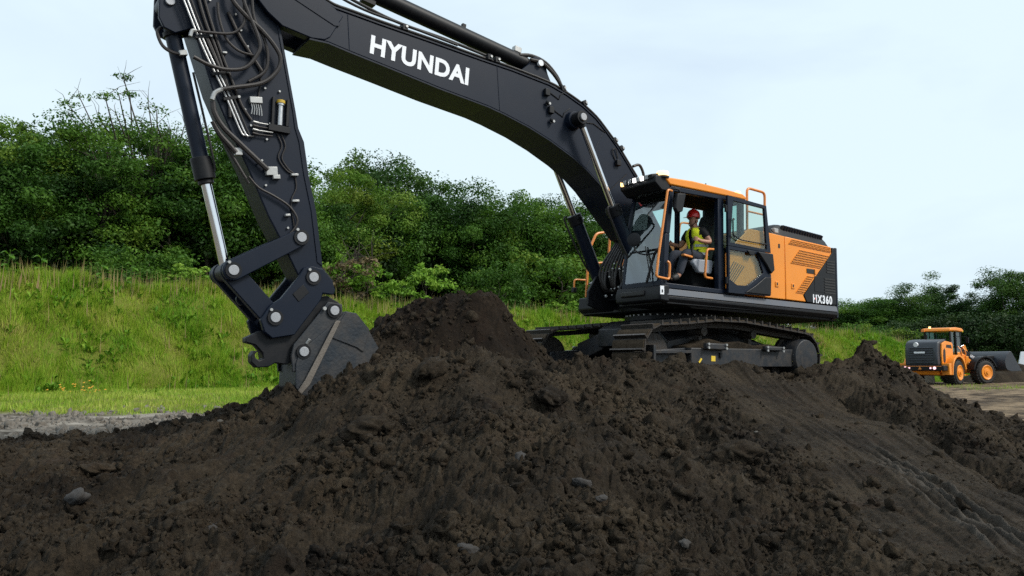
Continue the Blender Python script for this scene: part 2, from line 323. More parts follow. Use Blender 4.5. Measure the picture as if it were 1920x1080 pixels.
def soil_material():
    m = bpy.data.materials.new('dark_soil'); m.use_nodes = True; t = m.node_tree; b = t.nodes['Principled BSDF']
    n = t.nodes.new; l = t.links.new
    b.inputs['Roughness'].default_value = 0.95; b.inputs['Specular IOR Level'].default_value = 0.18
    g = n('ShaderNodeNewGeometry')
    a = n('ShaderNodeTexNoise'); a.inputs['Scale'].default_value = 0.9; a.inputs['Detail'].default_value = 8; a.inputs['Roughness'].default_value = 0.65; l(g.outputs['Position'], a.inputs['Vector'])
    r = n('ShaderNodeValToRGB'); e = r.color_ramp.elements
    e[0].position = 0.3; e[0].color = (0.0100, 0.0075, 0.0055, 1); e[1].position = 0.72; e[1].color = (0.047, 0.0360, 0.0238, 1)
    l(a.outputs['Fac'], r.inputs[0])
    a2 = n('ShaderNodeTexNoise'); a2.inputs['Scale'].default_value = 26; a2.inputs['Detail'].default_value = 6; a2.inputs['Roughness'].default_value = 0.7; l(g.outputs['Position'], a2.inputs['Vector'])
    r2 = n('ShaderNodeValToRGB'); e = r2.color_ramp.elements; e[0].position = 0.32; e[0].color = (0.5, 0.5, 0.5, 1); e[1].position = 0.72; e[1].color = (1.7, 1.62, 1.5, 1)
    l(a2.outputs['Fac'], r2.inputs[0])
    mu = n('ShaderNodeMix'); mu.data_type = 'RGBA'; mu.blend_type = 'MULTIPLY'; mu.inputs[0].default_value = 1; l(r.outputs[0], mu.inputs[6]); l(r2.outputs[0], mu.inputs[7])
    # reddish peat patches
    a3 = n('ShaderNodeTexNoise'); a3.inputs['Scale'].default_value = 3.3; a3.inputs['Detail'].default_value = 5; l(g.outputs['Position'], a3.inputs['Vector'])
    mr = n('ShaderNodeMapRange'); mr.inputs['From Min'].default_value = 0.58; mr.inputs['From Max'].default_value = 0.75; mr.inputs['To Max'].default_value = 0.4; l(a3.outputs['Fac'], mr.inputs[0])
    m3 = n('ShaderNodeMix'); m3.data_type = 'RGBA'; m3.inputs[7].default_value = (0.045, 0.026, 0.017, 1); l(mr.outputs[0], m3.inputs[0]); l(mu.outputs[2], m3.inputs[6])
    # dried-out paler crumbs
    a4 = n('ShaderNodeTexNoise'); a4.inputs['Scale'].default_value = 11; a4.inputs['Detail'].default_value = 7; a4.inputs['Roughness'].default_value = 0.75; l(g.outputs['Position'], a4.inputs['Vector'])
    mr4 = n('ShaderNodeMapRange'); mr4.inputs['From Min'].default_value = 0.55; mr4.inputs['From Max'].default_value = 0.72; mr4.inputs['To Max'].default_value = 0.75; l(a4.outputs['Fac'], mr4.inputs[0])
    m4 = n('ShaderNodeMix'); m4.data_type = 'RGBA'; m4.inputs[7].default_value = (0.072, 0.059, 0.043, 1); l(mr4.outputs[0], m4.inputs[0]); l(m3.outputs[2], m4.inputs[6])
    # freshly dug moist earth and smeared pale clay
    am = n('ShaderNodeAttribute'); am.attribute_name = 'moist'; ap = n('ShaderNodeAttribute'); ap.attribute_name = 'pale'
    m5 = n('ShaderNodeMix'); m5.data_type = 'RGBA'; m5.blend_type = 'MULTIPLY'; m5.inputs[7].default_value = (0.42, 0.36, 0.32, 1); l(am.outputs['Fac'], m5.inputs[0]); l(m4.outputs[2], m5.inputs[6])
    m6 = n('ShaderNodeMix'); m6.data_type = 'RGBA'; m6.inputs[7].default_value = (0.105, 0.092, 0.078, 1); l(ap.outputs['Fac'], m6.inputs[0]); l(m5.outputs[2], m6.inputs[6])
    l(m6.outputs[2], b.inputs['Base Color'])
    nb = n('ShaderNodeTexNoise'); nb.inputs['Scale'].default_value = 70; nb.inputs['Detail'].default_value = 8; nb.inputs['Roughness'].default_value = 0.7; l(g.outputs['Position'], nb.inputs['Vector'])
    bp = n('ShaderNodeBump'); bp.inputs['Strength'].default_value = 0.9; bp.inputs['Distance'].default_value = 0.03; l(nb.outputs['Fac'], bp.inputs['Height']); l(bp.outputs[0], b.inputs['Normal'])
    return m
M['soil'] = soil_material()
_pn = fbm(HX*0.9, HY*0.9, 141, 3)
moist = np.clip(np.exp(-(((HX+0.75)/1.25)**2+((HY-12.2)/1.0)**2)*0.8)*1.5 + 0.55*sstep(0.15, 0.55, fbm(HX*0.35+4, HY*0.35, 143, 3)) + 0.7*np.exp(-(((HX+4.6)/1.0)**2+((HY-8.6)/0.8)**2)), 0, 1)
_sx = HX-3.65+0.35*np.sin(HY*0.5)
pale = sum(np.exp(-((_sx-c0)/0.028)**2)*(1-sstep(8.0+0.3*k, 9.0+0.3*k, HY)) for k, c0 in enumerate((-0.16, -0.04, 0.09, 0.22)))*sstep(5.6, 6.0, HY)*np.clip(0.65+0.6*gnoise(HY*3, _sx*9, 145), 0, 1)
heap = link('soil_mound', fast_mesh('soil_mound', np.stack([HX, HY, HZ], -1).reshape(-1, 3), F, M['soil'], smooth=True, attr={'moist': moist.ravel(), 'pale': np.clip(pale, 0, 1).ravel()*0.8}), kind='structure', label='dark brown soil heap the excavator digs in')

# grassy bank ----------------------------------------------------------
RIDGE = np.array([(-60, 24, 5.2), (-34, 26.5, 5.05), (-23.5, 28.5, 4.95), (-19.2, 30, 4.85), (-15, 34, 4.8), (-7.1, 41, 4.5), (1.25, 47, 4.4), (12, 53, 4.2), (25.6, 60, 3.7), (30.6, 62, 3.0), (36, 64, 2.0), (44, 67, 1.0), (60, 72, 0.6)], float)
def ridge_at(x, y):
    best = np.full(x.shape, 1e9); hz = np.zeros(x.shape); sd = np.zeros(x.shape)
    for a, b in zip(RIDGE[:-1], RIDGE[1:]):
        d = b[:2]-a[:2]; l2 = (d**2).sum(); t = np.clip(((x-a[0])*d[0]+(y-a[1])*d[1])/l2, 0, 1)
        qx = x-(a[0]+t*d[0]); qy = y-(a[1]+t*d[1]); r = np.hypot(qx, qy); side = np.sign(d[0]*qy-d[1]*qx)
        m = r < best
        best = np.where(m, r, best); hz = np.where(m, a[2]+t*(b[2]-a[2]), hz); sd = np.where(m, side, sd)
    return best*sd, hz          # signed distance (positive = behind), ridge height
LOT = 0.40
def bank_z(x, y):
    s, h = ridge_at(x, y)
    front = sstep(-5.2, 0.3, s); back = 1-0.35*sstep(0.5, 7, s)
    k = np.where(s < 0.3, front, back)
    lump = 0.22*fbm(x*0.35, y*0.35, 61, 3)*sstep(-7, -4, s)
    return (LOT-0.02) + (h-LOT)*k + lump*np.minimum(1, (h-LOT)/2)
def lot_z(x, y):
    z = LOT + 0.28*sstep(19, 26, y)*(1-sstep(2, 8, x)) - 0.55*(1-sstep(5, 13, y)) + 0.05*fbm(x*0.3, y*0.3, 81, 3)*sstep(10, 20, y)
    return z
def axis(lo, hi, f0, f1, st, grow=1.25):
    a = list(np.arange(f0, f1+1e-6, st)); s = st
    while a[-1] < hi: s *= grow; a.append(a[-1]+s)
    s = st
    while a[0] > lo: s *= grow; a.insert(0, a[0]-s)
    return np.array(a)
GX, GY = np.meshgrid(axis(-900, 900, -26, 48, 0.4), axis(-300, 1600, 9, 66, 0.4))
rut = sstep(12, 16, GY)*(0.06*billow(GX*0.9, GY*1.6, 91) + 0.05*gnoise(GX*1.1, GY*1.1, 93))
GZ = lot_z(GX, GY) + rut*(np.abs(GX) < 60)
gi = np.arange(GX.size).reshape(GX.shape)
GF = np.stack([gi[:-1, :-1], gi[:-1, 1:], gi[1:, 1:], gi[1:, :-1]], -1).reshape(-1, 4)

def grass_mask(x, y):
    """1 where short grass covers the lot"""
    s, h = ridge_at(x, y)
    edge = 20.5 + 1.2*fbm(x*0.25, y*0.25, 41, 3)
    left = sstep(-0.8, 0.8, y + 0.0*x - edge)*(1-sstep(6, 10, x))
    right = sstep(6, 9, x)*(0.75*sstep(-7.5, -6, s + 0.9*fbm(x*0.3, y*0.3, 43, 2)) + 0.35*sstep(0.15, 0.4, fbm(x*0.35, y*0.9, 45, 3))*sstep(36, 40, y)*(1-sstep(46, 48, y)))
    return np.clip(left+right, 0, 1)

def lot_material():
    m = bpy.data.materials.new('gravel_lot'); m.use_nodes = True; t = m.node_tree; b = t.nodes['Principled BSDF']
    n = t.nodes.new; l = t.links.new; b.inputs['Roughness'].default_value = 0.95; b.inputs['Specular IOR Level'].default_value = 0.2
    g = n('ShaderNodeNewGeometry')
    mp = n('ShaderNodeMapping'); mp.inputs['Scale'].default_value = (0.75, 0.9, 1); l(g.outputs['Position'], mp.inputs[0])
    a = n('ShaderNodeTexNoise'); a.inputs['Scale'].default_value = 1.2; a.inputs['Detail'].default_value = 9; a.inputs['Roughness'].default_value = 0.68; l(mp.outputs[0], a.inputs['Vector'])
    r = n('ShaderNodeValToRGB'); e = r.color_ramp.elements
    e[0].position = 0.42; e[0].color = (0.050, 0.040, 0.030, 1); e[1].position = 0.62; e[1].color = (0.30, 0.27, 0.23, 1)
    l(a.outputs['Fac'], r.inputs[0])
    at = n('ShaderNodeAttribute'); at.attribute_name = 'grass'
    ab = n('ShaderNodeAttribute'); ab.attribute_name = 'brown'
    mb_ = n('ShaderNodeMix'); mb_.data_type = 'RGBA'; mb_.blend_type = 'MULTIPLY'; mb_.inputs[7].default_value = (0.72, 0.58, 0.42, 1); l(ab.outputs['Fac'], mb_.inputs[0]); l(r.outputs[0], mb_.inputs[6])
    m3 = n('ShaderNodeMix'); m3.data_type = 'RGBA'; m3.inputs[7].default_value = (0.13, 0.14, 0.026, 1); l(at.outputs['Fac'], m3.inputs[0]); l(mb_.outputs[2], m3.inputs[6])
    l(m3.outputs[2], b.inputs['Base Color'])
    nb = n('ShaderNodeTexNoise'); nb.inputs['Scale'].default_value = 9; nb.inputs['Detail'].default_value = 8; l(g.outputs['Position'], nb.inputs['Vector'])
    bp = n('ShaderNodeBump'); bp.inputs['Strength'].default_value = 0.7; bp.inputs['Distance'].default_value = 0.06; l(nb.outputs['Fac'], bp.inputs['Height']); l(bp.outputs[0], b.inputs['Normal'])
    return m
link('ground', fast_mesh('ground', np.stack([GX, GY, GZ], -1).reshape(-1, 3), GF, lot_material(), smooth=True, attr={'grass': grass_mask(GX, GY).ravel(), 'brown': sstep(-2, 8, GX+2*fbm(GX*.2, GY*.2, 97, 2)).ravel()}), kind='structure', label='level gravel and grass lot')

# bank surface
BX, BY = np.meshgrid(np.arange(-62, 62, 0.5), np.arange(14, 90, 0.5))
BS, BH = ridge_at(BX, BY)
BZ = bank_z(BX, BY)
keep = (BS > -7.2) & (BS < 18)
bi = np.arange(BX.size).reshape(BX.shape)
k4 = keep[:-1, :-1] & keep[:-1, 1:] & keep[1:, 1:] & keep[1:, :-1]
BF = np.stack([bi[:-1, :-1], bi[:-1, 1:], bi[1:, 1:], bi[1:, :-1]], -1)[k4]
used = np.unique(BF); rem = np.full(BX.size, -1); rem[used] = np.arange(len(used))
M['bank'] = mat('bank_turf', (0.11, 0.125, 0.022), 0.95, var=0.45, scale=0.6, bump=0.5, bscale=8, spec=0.1)
link('grassy_bank', fast_mesh('grassy_bank', np.stack([BX, BY, BZ], -1).reshape(-1, 3)[used], rem[BF], M['bank'], smooth=True), kind='structure', label='long grass covered earth bank')
# ------------------------------------------------------------------ grass
def leaf_mat(name, stops, transl=0.35, pos_scale=0.25, attr='tint', rnd=0.25, gain=1.0):
    m = bpy.data.materials.new(name); m.use_nodes = True; t = m.node_tree; t.nodes.clear()
    n = t.nodes.new; l = t.links.new
    o = n('ShaderNodeOutputMaterial'); g = n('ShaderNodeNewGeometry')
    nz = n('ShaderNodeTexNoise'); nz.inputs['Scale'].default_value = pos_scale; nz.inputs['Detail'].default_value = 4; l(g.outputs['Position'], nz.inputs['Vector'])
    at = n('ShaderNodeAttribute'); at.attribute_name = attr
    oi = n('ShaderNodeObjectInfo')
    s1 = n('ShaderNodeMath'); s1.operation = 'MULTIPLY_ADD'; s1.inputs[1].default_value = 0.55; s1.inputs[2].default_value = -0.275; l(at.outputs['Fac'], s1.inputs[0])
    sn = n('ShaderNodeMath'); sn.operation = 'MULTIPLY_ADD'; sn.inputs[1].default_value = gain; sn.inputs[2].default_value = 0.5-0.5*gain; l(nz.outputs['Fac'], sn.inputs[0])
    s2 = n('ShaderNodeMath'); s2.operation = 'ADD'; l(s1.outputs[0], s2.inputs[0]); l(sn.outputs[0], s2.inputs[1])
    s3 = n('ShaderNodeMath'); s3.operation = 'MULTIPLY_ADD'; s3.inputs[1].default_value = rnd; s3.inputs[2].default_value = -rnd/2; l(oi.outputs['Random'], s3.inputs[0])
    s4 = n('ShaderNodeMath'); s4.operation = 'ADD'; l(s2.outputs[0], s4.inputs[0]); l(s3.outputs[0], s4.inputs[1])
    r = n('ShaderNodeValToRGB'); el = r.color_ramp.elements
    while len(el) < len(stops): el.new(0.5)
    for q, (p, c) in zip(el, stops): q.position = p; q.color = (*c, 1)
    l(s4.outputs[0], r.inputs[0])
    d = n('ShaderNodeBsdfPrincipled'); d.inputs['Roughness'].default_value = 0.6; d.inputs['Specular IOR Level'].default_value = 0.25; l(r.outputs[0], d.inputs['Base Color'])
    tr = n('ShaderNodeBsdfTranslucent'); l(r.outputs[0], tr.inputs['Color'])
    mx = n('ShaderNodeMixShader'); mx.inputs[0].default_value = transl; l(d.outputs[0], mx.inputs[1]); l(tr.outputs[0], mx.inputs[2]); l(mx.outputs[0], o.inputs['Surface'])
    return m
M['grass'] = leaf_mat('bank_grass_blades', [(0.10, (0.075, 0.200, 0.010)), (0.38, (0.160, 0.315, 0.014)), (0.68, (0.265, 0.380, 0.026)), (0.88, (0.36, 0.36, 0.07)), (1.0, (0.40, 0.33, 0.13))], 0.3, 0.42, gain=1.7)
M['lawn'] = leaf_mat('short_grass_blades', [(0.25, (0.17, 0.30, 0.025)), (0.5, (0.29, 0.40, 0.04)), (0.8, (0.44, 0.45, 0.11))], 0.3, 0.6)

def blade_mesh(name, P, h, wd, m, seed, lean=0.45, patch=0.8):
    r = np.random.default_rng(seed); n = len(P)
    az = r.uniform(0, 2*np.pi, n); la = 2*np.pi*gnoise(P[:, 0]*patch, P[:, 1]*patch, seed)
    side = np.stack([np.cos(az), np.sin(az), np.zeros(n)], 1)*wd[:, None]*0.5
    tip = np.stack([np.cos(la)+0.8*np.cos(az+1.6), np.sin(la)+0.8*np.sin(az+1.6), np.zeros(n)], 1)*(h*lean*r.uniform(0.2, 1, n))[:, None]
    up = np.zeros((n, 3)); up[:, 2] = h
    V = np.stack([P-side, P+side, P+tip+up], 1).reshape(-1, 3)
    tint = np.repeat(np.clip(r.normal(0.5, 0.24, n), 0, 1), 3)
    return fast_mesh(name, V, np.arange(3*n).reshape(n, 3), m, attr={'tint': tint})

def leafy_clumps(name, P, m, seed, per=7, ln=0.26):
    r = np.random.default_rng(seed); n = len(P)*per; B = np.repeat(P, per, 0); az = r.uniform(0, 6.283, n); L_ = ln*r.uniform(0.5, 1.4, n)
    d = np.stack([np.cos(az), np.sin(az), r.uniform(0.35, 1.6, n)], 1)*L_[:, None]; s_ = np.stack([-np.sin(az), np.cos(az), np.zeros(n)], 1)*(L_*0.22)[:, None]
    mid = B + d*0.55 + np.array([0, 0, 0.04]); V = np.stack([B, mid-s_, B+d*np.array([1.15, 1.15, 0.85]), mid+s_], 1).reshape(-1, 3)
    return fast_mesh(name, V, np.arange(4*n).reshape(n, 4), m, attr={'tint': np.repeat(np.clip(r.normal(0.5, 0.25, n), 0, 1), 4)})
def in_view(x, y, a=-0.82, b=0.80): return (x/y > a) & (x/y < b)
# long bank grass
n = 3200000
q = np.stack([rng.uniform(-32, 50, n), rng.uniform(18, 70, n)], 1); sd, _ = ridge_at(q[:, 0], q[:, 1]); q = q[(sd > -7.0) & (sd < 2.0)]
ok = in_view(q[:, 0], q[:, 1]) & (q[:, 1] < 70); q = q[ok]
prob = np.minimum(1, (30/q[:, 1])**1.3); q = q[rng.uniform(0, 1, len(q)) < prob]
hz = bank_z(q[:, 0], q[:, 1])
gh = (0.16 + 0.25*np.clip(0.5+fbm(q[:, 0]*0.7, q[:, 1]*0.7, 63, 3), 0, 1.3))*rng.uniform(0.6, 1.25, len(q))
sd, _ = ridge_at(q[:, 0], q[:, 1]); gh *= 1 + 0.5*sstep(-1.0, 0.2, sd)
gw = rng.uniform(0.018, 0.04, len(q))*np.clip(q[:, 1]/32, 0.8, 2)
BG = blade_mesh('bank_grass', np.c_[q, hz-0.04], gh, gw, M['grass'], 101)
link('bank_grass', BG, kind='stuff', label='long yellowish green grass covering the bank', category='grass')
# broad-leaved weeds growing through the grass
k = rng.integers(0, len(q), 8000); wq = q[k]; wm = fbm(wq[:, 0]*0.45, wq[:, 1]*0.45, 68, 3) > rng.normal(0.2, 0.3, len(wq)); wq = wq[wm]
M['weed'] = leaf_mat('broad_weed_leaves', [(0.2, (0.08, 0.20, 0.012)), (0.5, (0.17, 0.31, 0.02)), (0.85, (0.28, 0.37, 0.04))], 0.35, 0.6)
link('bank_weeds', leafy_clumps('bank_weeds', np.c_[wq, bank_z(wq[:, 0], wq[:, 1])+0.08], M['weed'], 131, 6, 0.20), kind='stuff', label='broad leaved weeds growing through the bank grass', category='weeds')
# seed stalks and weeds along the crest
n = 3200
k = rng.integers(0, len(q), n*6); qq = q[k]; s_, _ = ridge_at(qq[:, 0], qq[:, 1])
sel = rng.uniform(0, 1, len(k)) < np.where(s_ > -0.8, 1.0, 0.06); qq = qq[sel][:n] + rng.normal(0, 0.1, (min(n, sel.sum()), 2))
M['stalk'] = leaf_mat('dry_stalks', [(0.2, (0.14, 0.16, 0.04)), (0.55, (0.27, 0.23, 0.08)), (0.85, (0.28, 0.19, 0.10))], 0.2, 0.5)
hz = bank_z(qq[:, 0], qq[:, 1]); hh = rng.uniform(0.5, 1.1, len(qq))
link('seed_stalks', blade_mesh('seed_stalks', np.c_[qq, hz], hh, np.full(len(qq), 0.05), M['stalk'], 105, lean=0.15), kind='stuff', label='dry seed stalks standing along the bank crest', category='weeds')
# short grass on the lot
n = 620000
x = rng.uniform(-26, 40, n); y = rng.uniform(15, 62, n); ok = in_view(x, y) & (rng.uniform(0, 1, n) < grass_mask(x, y)*np.minimum(1, (22/y)**1.3)); x = x[ok]; y = y[ok]
sd, _ = ridge_at(x, y); ok = (sd < -5.2) & ((x < 7) | (sd < -7) | True); x = x[ok]; y = y[ok]
gl = rng.uniform(0.05, 0.16, len(x))*(1+0.8*np.clip(fbm(x*0.8, y*0.8, 47, 2), 0, 1))
link('lot_grass', blade_mesh('lot_grass', np.c_[x, y, lot_z(x, y)], gl, np.full(len(x), 0.03), M['lawn'], 109), kind='stuff', label='short grass growing at the foot of the bank', category='grass')
# orange flower heads low on the bank
fx = np.concatenate([rng.normal(-13.9, 0.22, 26), rng.normal(-14.4, 0.25, 12)]); fy = np.concatenate([rng.normal(26.6, 0.5, 26), rng.normal(25.8, 0.3, 12)])
V = []; Fq = []
for a, b in zip(fx, fy):
    z = float(bank_z(np.array([a]), np.array([b]))[0])+random.uniform(0.25, 0.7); r_ = 0.04
    o = len(V); V += [(a-r_, b, z), (a, b-r_, z-0.01), (a+r_, b, z), (a, b+r_, z+0.03)]; Fq.append((o, o+1, o+2, o+3))
M['flower'] = mat('orange_petals', (0.55, 0.26, 0.02), 0.8)
link('orange_flowers', fast_mesh('orange_flowers', np.array(V), np.array(Fq), M['flower']), kind='stuff', label='small patch of orange flowers low in the bank grass', category='flowers')

# ------------------------------------------------------------------ trees
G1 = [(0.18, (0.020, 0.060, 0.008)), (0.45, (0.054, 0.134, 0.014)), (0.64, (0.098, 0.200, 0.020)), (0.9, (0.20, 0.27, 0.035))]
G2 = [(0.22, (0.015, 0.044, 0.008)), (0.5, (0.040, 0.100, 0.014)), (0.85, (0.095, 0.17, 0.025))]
G3 = [(0.22, (0.08, 0.19, 0.016)), (0.5, (0.17, 0.32, 0.03)), (0.85, (0.28, 0.40, 0.06))]
M['leaf_mid'] = leaf_mat('mid_green_leaves', G1, 0.36, 0.35, rnd=0.45)
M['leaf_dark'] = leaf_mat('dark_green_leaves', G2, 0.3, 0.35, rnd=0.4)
M['leaf_shade'] = leaf_mat('painted_shade_leaves', [(0.22, (0.008, 0.022, 0.004)), (0.5, (0.018, 0.046, 0.007)), (0.85, (0.04, 0.08, 0.012))], 0.2, 0.35, rnd=0.2)  # shade below the tree crowns is put into these darker leaf colours
M['leaf_bright'] = leaf_mat('bright_green_leaves', G3, 0.35, 0.5, rnd=0.2)
M['bark'] = mat('grey_brown_bark', (0.055, 0.043, 0.033), 0.9, var=0.35, scale=6, bump=0.6, bscale=14)

def crown_mesh(name, seed, H, W, m, clumps, per, size, base=0.28, flat=0.6, open_top=0.0, spread=0.62, cluster=0.62, droop=0.0):
    r = np.random.default_rng(seed)
    u = r.normal(size=(clumps, 3)); u /= np.linalg.norm(u, axis=1)[:, None]
    rad = r.uniform(0.15, 1.0, clumps)**0.38
    lob = 1 + 0.42*fbm(u[:, 0]*1.6+seed, u[:, 2]*1.6+u[:, 1]*1.3, seed % 50, 2)
    cz = base*H + (1-base)*H*0.5
    C = np.stack([u[:, 0]*rad*lob*W*0.5, u[:, 1]*rad*lob*W*0.5, cz + u[:, 2]*rad*lob*(1-base)*H*0.5], 1)
    low = C[:, 2] < cz; C[low, :2] *= 1.05
    rc = r.uniform(0.45, 1.25, clumps)*cluster
    cnt = np.full(clumps, per)
    if open_top:
        top = C[:, 2] > H*0.72; cnt[top] = np.maximum(8, (per*(1-open_top)*r.uniform(0.3, 1, top.sum())).astype(int))
    idx = np.repeat(np.arange(clumps), cnt); n = len(idx)
    off = r.normal(size=(n, 3)); off /= np.linalg.norm(off, axis=1)[:, None]; off *= (r.uniform(0, 1, n)**0.5)[:, None]
    P = C[idx] + off*rc[idx][:, None]*np.array([1.15, 1.15, flat]); P[:, 2] -= droop*np.abs(off[:, 0])*rc[idx]
    nrm = off*0.7 + r.normal(size=(n, 3))*0.5 + np.array([0, 0, 0.5]); nrm /= np.linalg.norm(nrm, axis=1)[:, None]
    a = np.cross(nrm, r.normal(size=(n, 3))); a /= np.linalg.norm(a, axis=1)[:, None]; b = np.cross(nrm, a)
    s = size*r.uniform(0.55, 1.25, n)[:, None]
    V = np.stack([P-a*s*0.9, P-b*s*0.45+nrm*s*0.12, P+a*s*0.9, P+b*s*0.45+nrm*s*0.12], 1).reshape(-1, 3)
    ct = r.normal(0.5, 0.2, clumps)[idx]*0.85 + r.normal(0.5, 0.22, n)*0.15
    me = fast_mesh(name, V, np.arange(4*n).reshape(n, 4), m, attr={'tint': np.repeat(np.clip(ct, 0, 1), 4)})
    return me, C

def trunk_mesh(name, seed, H, W, C, limbs=16, twigs=0, r0=0.16):
    r = random.Random(seed); mb = MB()
    tp = [Vector((0, 0, -0.6))] + [Vector((r.uniform(-.25, .25)*W*0.12*i, r.uniform(-.25, .25)*W*0.12*i, H*0.8*i/4)) for i in range(1, 5)]
    tp = catmull(tp, 3); mb.tube(tp, [r0*1.3, r0, r0*0.8, r0*0.6, r0*0.4, r0*0.2], n=7)
    pick = r.sample(range(len(C)), min(limbs, len(C)))
    if twigs: pick = sorted(set(pick) | {i for i in range(len(C)) if C[i][2] > H*0.70})
    for q in pick:
        e = Vector(C[q]); k = r.randint(3, len(tp)-2); s_ = tp[k]
        if s_.z > e.z: s_ = tp[2]
        mid = (s_+e)/2 + Vector((r.uniform(-.3, .3), r.uniform(-.3, .3), r.uniform(0, .5)))
        mb.tube(catmull([s_, mid, e], 3), [r0*0.38, r0*0.3, r0*0.2, r0*0.12], n=5)
        for _ in range(twigs):
            d = Vector((r.uniform(-1, 1), r.uniform(-1, 1), r.uniform(0.1, 1.0))).normalized()*r.uniform(0.7, 1.6)
            mb.tube([e, e+d*0.5+Vector((r.uniform(-.15, .15), 0, .1)), e+d], [0.018, 0.011, 0.005], n=4)
    me = bpy.data.meshes.new(name); me.from_pydata(mb.v, [], mb.f); me.materials.append(M['bark'])
    return me

KIND = {}
def tree_kind(key, seed, H, W, leaf, clumps, per, size, limbs=14, twigs=0, r0=0.16, **kw):
    cm, C = crown_mesh('crown', seed, H, W, M[leaf], clumps, per, size, **kw)
    KIND[key] = (cm, trunk_mesh('trunk', seed, H, W, C, limbs, twigs, r0), H, W)
tree_kind('broad_a', 11, 12, 8.5, 'leaf_mid', 95, 400, 0.125, cluster=1.2, flat=0.75, base=0.27)
tree_kind('broad_b', 12, 12, 9.5, 'leaf_mid', 100, 400, 0.12, cluster=1.2, flat=0.65, droop=0.2, base=0.27)
tree_kind('broad_c', 13, 12, 8.0, 'leaf_mid', 90, 400, 0.13, cluster=1.25, flat=0.8, base=0.27)
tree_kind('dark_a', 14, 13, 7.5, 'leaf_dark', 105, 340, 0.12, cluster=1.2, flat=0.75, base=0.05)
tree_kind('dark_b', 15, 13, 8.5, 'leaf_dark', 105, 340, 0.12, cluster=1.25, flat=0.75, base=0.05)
tree_kind('sparse', 16, 12.5, 8.5, 'leaf_mid', 210, 110, 0.09, limbs=30, twigs=2, open_top=0.1, cluster=0.66, flat=0.35)
tree_kind('pine', 23, 14, 7.0, 'leaf_dark', 120, 280, 0.12, cluster=1.25, flat=0.8, base=0.2, limbs=90)
tree_kind('bush_bright', 18, 2.6, 2.6, 'leaf_bright', 34, 42, 0.13, limbs=10, r0=0.03, base=0.02, cluster=0.38)
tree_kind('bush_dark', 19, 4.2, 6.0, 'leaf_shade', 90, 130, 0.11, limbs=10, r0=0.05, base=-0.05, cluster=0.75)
tree_kind('bush_mid', 20, 4.2, 5.5, 'leaf_mid', 90, 130, 0.10, limbs=10, r0=0.05, base=-0.05, cluster=0.7)
M['leaf_brown'] = leaf_mat('brown_dry_leaves', [(0.2, (0.08, 0.06, 0.03)), (0.8, (0.19, 0.14, 0.07))], 0.2, 0.5)
tree_kind('bush_brown', 21, 2.8, 2.4, 'leaf_brown', 30, 40, 0.10, limbs=10, twigs=3, r0=0.03, base=0.02, cluster=0.38)
FP = 1500.0; HOR = 680.0
def ground_at(x, y):
    s_, h = ridge_at(np.array([x]), np.array([y])); s_ = float(s_[0])
    return float(bank_z(np.array([x]), np.array([y]))[0]) if -6 < s_ < 18 else LOT-0.05
def plant(name, key, bearing, d, top, label, cat, group, wide=1.0, rot=None, dz=0.0):
    """bearing, top: measured direction and height of the plant as slopes from the camera stand; d its distance"""
    x = bearing*d; z0 = ground_at(x, d) + dz; h = CAM_Z + top*d - z0
    cm, tm, H, W = KIND[key]; s_ = h/(H*0.94)
    o = thing(name, label, cat, (x, d, z0), (0, 0, random.uniform(0, 6.28) if rot is None else rot), group)
    o.scale = (s_*wide, s_*wide, s_)
    cr_ = link('crown', cm, o); tr_ = link('trunk', tm, o)
    return o
def row(items, name, label, cat, group):
    for it in items:
        key, px, top, d = it[:4]; wide = it[4] if len(it) > 4 else 1.0; lab = it[5] if len(it) > 5 else label
        plant(name, key, (px-960)/FP, d, (HOR-top)/FP, lab, cat, group, wide)
g = 'trees along the bank top'
row([('broad_b', -70, 252, 40, 1.0, 'broad green tree beyond the leafy weed at the crest end'), ('broad_a', 45, 272, 41, 1.0, 'broad green tree behind the thin tall crest weed'), ('broad_b', 160, 250, 43, 1.0, 'wide spreading tree behind the wide-leaved crest weed'),
     ('broad_c', 395, 268, 46, 1.0, 'rounded green tree behind the bucket cylinder rod'), ('broad_a', 480, 300, 49, 1.0, 'green tree seen between bucket cylinder and arm'), ('broad_a', 575, 372, 52, 1.0, 'green tree mostly hidden behind the lower arm')],
    'broadleaf_tree', 'spreading mid green tree on the bank left of the digging arm', 'tree', g)
row([('dark_a', 85, 248, 47, 1.0, 'darker pointed tree rising over the left tree row'), ('sparse', 275, 215, 46, 1.15, 'tree with bare branching crown sticking up beside the bucket cylinder')], 'sparse_tree', '', 'tree', g)
row([('dark_b', 0, 290, 52, 1.2), ('dark_a', 120, 290, 54, 1.3), ('dark_b', 240, 280, 54, 1.2), ('dark_a', 340, 275, 55, 1.3), ('dark_b', 450, 310, 57, 1.3)],
    'dark_tree', 'dark dense tree filling the shade behind the left tree row', 'tree', g)
row([('broad_b', 665, 352, 55, 1.0, 'light green rounded tree beside the arm with dark tops behind it'), ('broad_c', 775, 378, 57, 1.05, 'yellow-green rounded tree above the bright shrubs')], 'broadleaf_tree', '', 'tree', g)
row([('pine', 655, 318, 66, 1.0, 'small dark pine top showing between arm and tall pine'), ('pine', 735, 310, 66, 1.0, 'tallest dark pine rising behind the light green trees'), ('pine', 790, 345, 67, 0.95, 'dark pine shoulder sloping right of the tallest pine')], 'pine_tree', '', 'tree', g)
